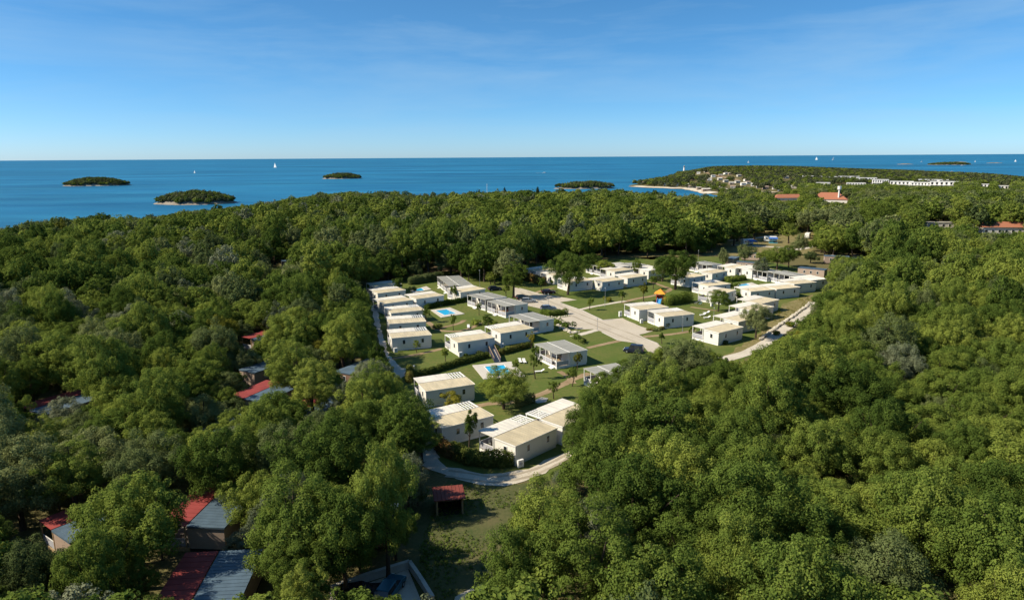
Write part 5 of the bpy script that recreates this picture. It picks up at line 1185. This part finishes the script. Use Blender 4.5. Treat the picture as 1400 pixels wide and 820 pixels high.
# ------------------------------------------------------------------ terrace furniture
def terrace_set(hm, x, y, label, red=False):
    """Table with four chairs on a verandah, as separate things."""
    Mx = Matrix.Translation(hm.location) @ Matrix.Rotation(hm.rotation_euler.z, 4, 'Z')
    q = Mx @ Vector((x, y, .53)); e = empty('table', q, hm.rotation_euler.z); tag(e, label % 'table', 'table', 'verandah furniture')
    MB().box(-.6, .6, -.4, .4, .70, .75, 'wood').build('top', e)
    lm = cached('tleg', lambda: MB().box(-.03, .03, -.03, .03, 0, .70, 'wood').mesh('leg'))
    for a, b in ((-.5, -.3), (.5, -.3), (.5, .3), (-.5, .3)): o = obj('leg', lm, e); o.location = (a, b, 0)
    c = 'redpl' if red else 'white'
    for k, (a, b, r0) in enumerate(((-.3, -.75, 0), (.3, -.75, 0), (-.3, .75, math.pi), (.3, .75, math.pi))):
        q = Mx @ Vector((x + a, y + b, .53)); h = empty('chair', q, hm.rotation_euler.z + r0); tag(h, label % 'chair', 'chair', label % 'chairs')
        obj('seat', cached(('cseat', c), lambda: MB().box(-.22, .22, -.22, .22, .42, .46, c).mesh('seat')), h); obj('backrest', cached(('cback', c), lambda: MB().box(-.22, .22, -.24, -.20, .46, .9, c).mesh('backrest')), h)
        cl = cached(('cleg', c), lambda: MB().box(-.02, .02, -.02, .02, 0, .42, c).mesh('leg'))
        for u, v in ((-.19, -.19), (.19, -.19), (.19, .19), (-.19, .19)): o = obj('leg', cl, h); o.location = (u, v, 0)
_by = {o['label']: o for o in list(COL.objects) if o.name.startswith('mobile_home')}
terrace_set(_by['grey-roofed mobile home with white verandah beside the large pool lawn'], 1.9, 5.9, '%s on the white verandah beside the large pool lawn')
terrace_set(_by['grey-roofed mobile home with red furniture on its verandah'], 3.2, 5.9, '%s with red seats on the grey-roofed verandah'.replace(' with red seats', ' among red furniture'), True)
terrace_set(_by['cream-roofed mobile home beside the bend of the gravel track, behind a hedge'], 2.0, 6.1, '%s on the terrace by the gravel track bend')

# ------------------------------------------------------------------ the camping field
def caravan(px, py, rz, label, awning=True, name='caravan'):
    p = gp(px, py); e = empty(name, (p[0], p[1], .03), R(rz)); tag(e, label, 'caravan', 'caravans on the camping field')
    q = MB().prism([(-3, -1.15), (3.0, -1.15), (3.0, 1.15), (-3, 1.15)], .45, 2.9, 'white').build('body', e)
    bv = q.modifiers.new('bevel', 'BEVEL'); bv.width = .22; bv.segments = 3
    for x in (-1.8, 1.6): MB().box(x - .5, x + .5, -1.17, -1.14, 1.5, 2.2, 'glass').build('window', e)
    MB().box(3.0, 3.02, -.7, .7, 1.5, 2.2, 'glass').build('window', e); MB().box(-.3, .35, -1.175, -1.14, .6, 2.4, 'net').build('door', e)
    for s in (-1, 1):
        for x in (-1.9, 1.7): MB().tube((x, s * 1.0 - .1, .34), (x, s * 1.0 + .1, .34), .34, .34, 'black', 14).build('wheel', e)
    MB().box(-.4, .4, -.3, .3, 2.9, 3.1, 'white').build('roof_vent', e)
    if awning:
        MB().hexa([(-1.0, -3.9, 2.0), (3.2, -3.9, 2.0), (3.2, -1.18, 2.55), (-1.0, -1.18, 2.55)], [(-1.0, -3.9, 2.06), (3.2, -3.9, 2.06), (3.2, -1.18, 2.61), (-1.0, -1.18, 2.61)], 'bluecloth').build('awning', e)
        for x in (-.9, 3.1): MB().tube((x, -3.8, 0), (x, -3.8, 2.02), .04, .04, 'metal', 6).build('awning_post', e)
        MB().box(-1.0, 3.2, -4.6, -1.3, .0, .03, 'teal').build('ground_mat', e)
caravan(1053, 331, -15, 'white caravan with blue awning out on the camping field')
caravan(1104, 326, 60, 'white caravan at the trees beside the camping field', False)
caravan(1021, 335, 20, 'blue-awned caravan in the shade by the camping field')

def simple_house(px, py, rz, L_, W_, H_, rise, wall, roof, label, name='house', z=0.0, wins=4, cat='house', hip=False, group=None, storeys=1):
    p = gp(px, py, z); e = empty(name, (p[0], p[1], z), R(rz)); tag(e, label, cat, group)
    MB().box(-L_ / 2, L_ / 2, -W_ / 2, W_ / 2, -3, H_, wall).build('wall', e)
    o = .5; i = W_ / 2 if hip else 0
    if rise > 0:
        MB().add([(-L_ / 2 - o, -W_ / 2 - o, H_ + .002), (L_ / 2 + o, -W_ / 2 - o, H_ + .002), (L_ / 2 + o, W_ / 2 + o, H_ + .002), (-L_ / 2 - o, W_ / 2 + o, H_ + .002), (-L_ / 2 - o + i, 0, H_ + rise), (L_ / 2 + o - i, 0, H_ + rise)], [(3, 2, 1, 0), (0, 1, 5, 4), (2, 3, 4, 5), (1, 2, 5), (3, 0, 4)], roof).build('roof', e)
    else:
        MB().box(-L_ / 2 - .2, L_ / 2 + .2, -W_ / 2 - .2, W_ / 2 + .2, H_ + .002, H_ + .3, roof).build('roof', e)
    for s in range(storeys):
        zc = H_ * (s + .5) / storeys
        for k in range(wins):
            x = -L_ / 2 + L_ * (k + .5) / wins; f = MB().box(x - .75, x + .75, -W_ / 2 - .05, -W_ / 2 + .1, zc - .75, zc + .75, 'white').build('window', e)
            MB().box(x - .62, x + .62, -W_ / 2 - .07, -W_ / 2 - .04, zc - .62, zc + .62, 'glass').build('pane', f)
    return e
simple_house(1394, 320, -6, 44, 11, 4.2, 2.6, 'wallw', 'tile', 'long white building with brown-red tiled roof above the wood', name='camp_building', wins=13, cat='building')
simple_house(1290, 311, -4, 22, 6, 3.0, 0, 'wallw', 'rgrey', 'open grey pavilion with reddish shutters in the trees', name='pavilion', wins=6, cat='building')
simple_house(1231, 321, 10, 9, 4, 2.8, .8, 'wallw', 'rblue', 'home with teal blue roof glimpsed among far trees', wins=3)
simple_house(1290, 327, 5, 9, 4, 2.8, .6, 'wallw', 'rblue', 'blue-roofed home deep among trees below the pavilion', wins=3)
simple_house(1206, 313, 0, 7, 3.5, 2.6, 0, 'wallw', 'rwhite', 'white-roofed home glimpsed left of the tall trees'.replace(' left of', ' behind'), wins=2)
GH = 'orange-roofed houses in the wood'
simple_house(1077, 277, 4, 32, 12, 5, 3.2, 'wallw', 'tile', 'long house with orange roof and white wall in the wood', z=-3, wins=6, hip=True, group=GH)
simple_house(1133, 281, -25, 30, 16, 6, 6, 'wallw', 'tile', 'big house with steep orange roof and chimney in the wood', z=-3, wins=5, hip=True, group=GH)
simple_house(1157, 272, 10, 14, 10, 6.5, 3, 'wallw', 'tile', 'orange-roofed house behind the big steep roof', z=-3, wins=3, hip=True, group=GH)
simple_house(1005, 274, 0, 12, 9, 4.5, 3, 'wallw', 'tile', 'small orange-roofed house by the bay', z=-4, wins=2, hip=True, group=GH)
simple_house(1192, 266, 0, 16, 9, 5, 3, 'wallw', 'tile', 'faint orange-roofed house below the white hotel', z=-4, wins=3, hip=True, group=GH)
p = gp(1137, 281, -3); e = empty('water_tower', (p[0] + 2, p[1] - 8, -3)); tag(e, 'slim white tower with a round tank beside the orange roofs', 'tower')
MB().tube((0, 0, 0), (0, 0, 15), .8, .7, 'white', 10).build('shaft', e); MB().tube((0, 0, 15), (0, 0, 18), 1.6, 1.6, 'white', 12).build('tank', e)

# ------------------------------------------------------------------ the white hotel and the resort on the headland
def hotel_block(px, py, rz_, L_, W_, H_, label, z=-4.0, storeys=2, cols=6):
    p = gp(px, py, z); e = empty('hotel', (p[0], p[1], z), R(rz_ - 24)); tag(e, label, 'hotel', 'white hotel blocks')
    MB().box(-L_ / 2, L_ / 2, -W_ / 2, W_ / 2, -3, H_, 'white').build('wall', e)
    MB().box(-L_ / 2 - .3, L_ / 2 + .3, -W_ / 2 - .3, W_ / 2 + .3, H_ + .002, H_ + .6, 'white').build('parapet', e)
    for s in range(storeys):
        z0 = H_ * s / storeys; zt = H_ * (s + 1) / storeys
        for k in range(cols):
            x0 = -L_ / 2 + L_ * (k + .28) / cols; x1 = -L_ / 2 + L_ * (k + .72) / cols
            f = MB().box(x0, x1, -W_ / 2 - .06, -W_ / 2 + .05, z0 + .7, zt - .5, 'glass').build('window', e)
        MB().box(-L_ / 2, L_ / 2, -W_ / 2 - 1.4, -W_ / 2 - .002, z0 - .1, z0 + .5, 'white').build('balcony', e)
for k, a in enumerate(((1232, 256, -5, 30, 12, 8, 'white hotel wing with wide balconies, at the end of the row'), (1258, 256.5, -5, 24, 12, 7, 'white hotel wing between two larger wings'), (1290, 257.5, -8, 34, 13, 9, 'largest white hotel wing, at the open end of the row'), (1275, 253, -5, 40, 10, 8, 'white hotel block set back behind the wings'))):
    hotel_block(*a[:6], a[6])
for k, a in enumerate(((1110, 247, 0, 34, 10, 8, 'flat white resort block highest on the slope'), (1135, 248, 0, 30, 10, 8, 'flat white resort block second along the slope'), (1160, 248.5, 0, 34, 10, 9, 'flat white resort block in the middle of the slope'), (1184, 251, 0, 30, 10, 9, 'flat white resort block near the hotel wings'), (1203, 254, 0, 22, 10, 9, 'small white resort block next to the hotel wings'), (1170, 254, 0, 26, 8, 4, 'low white resort building in front of the blocks'), (1125, 253.5, 0, 20, 8, 4, 'low white resort building below the slope blocks'))):
    hotel_block(*a[:6], a[6], storeys=1 if a[5] < 6 else 2, cols=7)
hotel_block(1346, 256, 0, 12, 8, 4, 'small white house among dark trees past the hotel', storeys=1, cols=3)
hotel_block(1372, 258.5, 0, 18, 8, 4, 'low white house among trees farthest past the hotel', storeys=1, cols=4)

def strip(name, pts, z, m, label=None):
    o = sheet(name, [tuple(gp(x, y, z)) for x, y in pts], z, m, px=False); return o
def drape(name, pts, width, m, dz=.5):
    """A lane or beach that follows the land."""
    P = [Vector((*gp(*p[:2], p[2]), 0)) for p in pts]; Q = []
    for a, b in zip(P[:-1], P[1:]):
        n = max(2, int((b - a).length / 14)); Q += [a + (b - a) * i / n for i in range(n)]
    Q.append(P[-1]); V = []; r_ = random.Random(3)
    for i, q in enumerate(Q):
        d = (Q[min(i + 1, len(Q) - 1)] - Q[max(i - 1, 0)]).normalized(); nn = Vector((-d.y, d.x, 0)); w = width * r_.uniform(.7, 1.2)
        for t in (-1, -.33, .33, 1):
            s = q + nn * w / 2 * t; V.append((s.x, s.y, max(float(terrain_z(s.x, s.y)[0]), SEA_Z + .1) + dz))
    mb = MB(); mb.add(V, [(4 * i + k, 4 * i + k + 1, 4 * i + 5 + k, 4 * i + 4 + k) for i in range(len(Q) - 1) for k in range(3)], m)
    o = mb.build(name); o['kind'] = 'structure'
drape('beach', [(864, 254.6, -11), (885, 255.8, -11), (912, 256.8, -11), (938, 257.8, -11), (952, 259.5, -11), (962, 262.0, -11), (972, 264.5, -11)], 22, 'sand')
drape('rocky_point', [(921, 240.2, -11), (930, 239.0, -11), (940, 239.2, -11)], 26, 'sand')
drape('headland_lane', [(968, 238.5, 0), (978, 241, 0), (995, 244, -2), (1008, 247.5, -4)], 16, 'path', .8)
drape('headland_lane.001', [(975, 252, -6), (990, 257, -7), (1010, 258.5, -7), (1030, 261.5, -7), (1060, 264.5, -7)], 9, 'sand', .8)
r_ = random.Random(11)
def resort_hut(px, py, z, w, label):
    p = gp(px, py, z); e = empty('resort_building', (p[0], p[1], float(terrain_z(p[0], p[1])[0])), r_.uniform(-.4, .4)); tag(e, label, 'building', 'small white buildings on the headland')
    MB().box(-w / 2, w / 2, -3, 3, -1, 3.6, r_.choice(['white', 'concrete', 'wallbeige'])).build('wall', e)
    MB().add([(-w / 2 - .4, -3.4, 3.602), (w / 2 + .4, -3.4, 3.602), (w / 2 + .4, 3.4, 3.602), (-w / 2 - .4, 3.4, 3.602), (-w / 2 - .4, 0, 4.8), (w / 2 + .4, 0, 4.8)], [(3, 2, 1, 0), (0, 1, 5, 4), (2, 3, 4, 5), (1, 2, 5), (3, 0, 4)], r_.choice(['rwhite', 'rgrey', 'rgrey', 'wallbeige'])).build('roof', e)
    MB().box(-w / 4, -w / 4 + 1.6, -3.05, -2.95, 1, 2.4, 'glass').build('window', e)
for x, y, z in HUTS_SHORE: resort_hut(x, y, z, 14, 'small white building along the beach of the headland')
for x, y, z in HUTS_SLOPE: resort_hut(x, y, z, 8, 'small pale building on the wooded headland slope')
p = gp(935, 238.5, -10); e = empty('lighthouse', (p[0], p[1], -9)); tag(e, 'white lighthouse at the tip of the headland', 'lighthouse')
MB().tube((0, 0, -2), (0, 0, 19), 3.0, 2.0, 'white', 14).build('tower', e); MB().tube((0, 0, 19), (0, 0, 19.8), 3.0, 3.0, 'white', 14).build('gallery', e); MB().tube((0, 0, 19.8), (0, 0, 22.5), 1.6, 1.6, 'glass', 10).build('lantern', e); MB().tube((0, 0, 22.5), (0, 0, 24.5), 2.0, .2, 'rgrey', 10).build('cap', e)
p = gp(666, 270, -4); e = empty('mast', (p[0], p[1], -8)); tag(e, 'thin white mast rising from the shore wood', 'mast')
MB().tube((0, 0, 0), (0, 0, 19), .28, .16, 'white', 8).build('pole', e); MB().tube((0, 0, 19), (0, 0, 20), .5, .05, 'white', 6).build('finial', e)

# ------------------------------------------------------------------ boats
def boat_hull(L_, B_):
    n = 9; V = []
    for i in range(n):
        t = i / (n - 1); w = B_ / 2 * (1 - t ** 3) * (0.85 + .15 * math.sin(math.pi * t)); x = -L_ / 2 + L_ * t; zt = .9 + .4 * t * t
        V += [(x, -w, zt), (x, -w * .6, -.3), (x, w * .6, -.3), (x, w, zt)]
    Fc = [(4 * i + k, 4 * i + k + 1, 4 * i + 5 + k, 4 * i + 4 + k)[::-1] for i in range(n - 1) for k in range(3)] + [(4 * i + 3, 4 * i, 4 * i + 4, 4 * i + 7)[::-1] for i in range(n - 1)] + [(0, 1, 2, 3)]
    return MB().add(V, Fc, 'white')
def sailboat(px, base, top, label):
    p = gp(px, base, SEA_Z); H = (base - top) / F * p[1] ; s = H / 15.0; e = empty('sailboat', (p[0], p[1], SEA_Z), r_.uniform(-.5, .5)); e.scale = (s, s, s); tag(e, label, 'sailboat', 'sailing boats')
    boat_hull(11, 3.4).build('hull', e); MB().box(-2.5, 1.5, -.9, .9, 1.0, 1.7, 'white').build('cabin', e); MB().tube((.8, 0, .9), (.8, 0, 15), .14, .1, 'white', 6).build('mast', e)
    MB().add([(.65, 0, 2.2), (-4.6, .35, 2.2), (.65, 0, 14.4), (.65, .08, 2.2), (-4.6, .43, 2.2), (.65, .08, 14.4)], [(0, 1, 2), (5, 4, 3), (0, 2, 5, 3), (1, 4, 5, 2), (0, 3, 4, 1)], 'sail').build('mainsail', e)
    MB().add([(1.0, 0, 12.8), (1.2, .5, 2.0), (5.3, 0, 1.5), (1.0, .08, 12.8), (1.2, .58, 2.0), (5.3, .08, 1.5)], [(0, 1, 2), (5, 4, 3), (0, 3, 4, 1), (1, 4, 5, 2), (2, 5, 3, 0)], 'sail').build('foresail', e)
for a in ((376, 229.5, 222.5, 'white sailboat far out between two wooded islands'), (266, 237, 233, 'small sailboat beyond the dark wooded island'), (1023, 223, 219.5, 'dark-looking sailboat above the headland crest'), (1116, 219, 214.5, 'sailboat of a pair far beyond the headland'), (1139, 219, 214.5, 'sailboat of a pair far beyond the headland'), (1260, 222, 218, 'faint sailboat beyond the flat dark islet'), (1333, 222, 219, 'white sailboat between the two pale rock banks'), (1388, 221.5, 218, 'faint sailboat past the lone rock bank')): sailboat(*a)
def motorboat(px, base, L_, rz, label):
    p = gp(px, base, SEA_Z); e = empty('motorboat', (p[0], p[1], SEA_Z), R(rz)); tag(e, label, 'motorboat', 'motor boats')
    boat_hull(L_, L_ * .28).build('hull', e); MB().hexa([(-L_ * .3, -L_ * .1, 1), (L_ * .2, -L_ * .1, 1), (L_ * .2, L_ * .1, 1), (-L_ * .3, L_ * .1, 1)], [(-L_ * .28, -L_ * .08, 2.6), (L_ * .08, -L_ * .08, 2.6), (L_ * .08, L_ * .08, 2.6), (-L_ * .28, L_ * .08, 2.6)], 'white').build('cabin', e)
    MB().add([(L_ * .085, -L_ * .075, 2.5), (L_ * .085, L_ * .075, 2.5), (L_ * .21, L_ * .09, 1.05), (L_ * .21, -L_ * .09, 1.05)], [(3, 2, 1, 0)], 'glass').build('windscreen', e)
motorboat(745, 236.5, 15, 5, 'white motorboat speeding on the open sea')
motorboat(1302, 235.3, 13, 5, 'white motorboat crossing before the flat dark islet')
motorboat(1316, 226.5, 16, 0, 'white motorboat at the end of the flat dark islet')
mb = MB()
def wake(px, base, px2, base2, w, label):
    a = Vector((*gp(px, base, SEA_Z), SEA_Z + .08)); b = Vector((*gp(px2, base2, SEA_Z), SEA_Z + .08)); d = (b - a).normalized(); n = Vector((-d.y, d.x, 0)); V = []
    k = 14
    for i in range(k + 1):
        t = i / k; q = a + (b - a) * t; ww = w * (.3 + t) * r_.uniform(.6, 1.2); V += [q + n * ww, q - n * ww]
    o = MB().add(V, [(2 * i, 2 * i + 1, 2 * i + 3, 2 * i + 2) for i in range(k)], 'sail').build('wake'); o['kind'] = 'stuff'; o['label'] = label
wake(742, 236.6, 732, 236.9, 1.5, 'white wake behind the speeding motorboat'); wake(1305, 235.3, 1316, 235.0, 1.2, 'white wake behind the crossing motorboat')
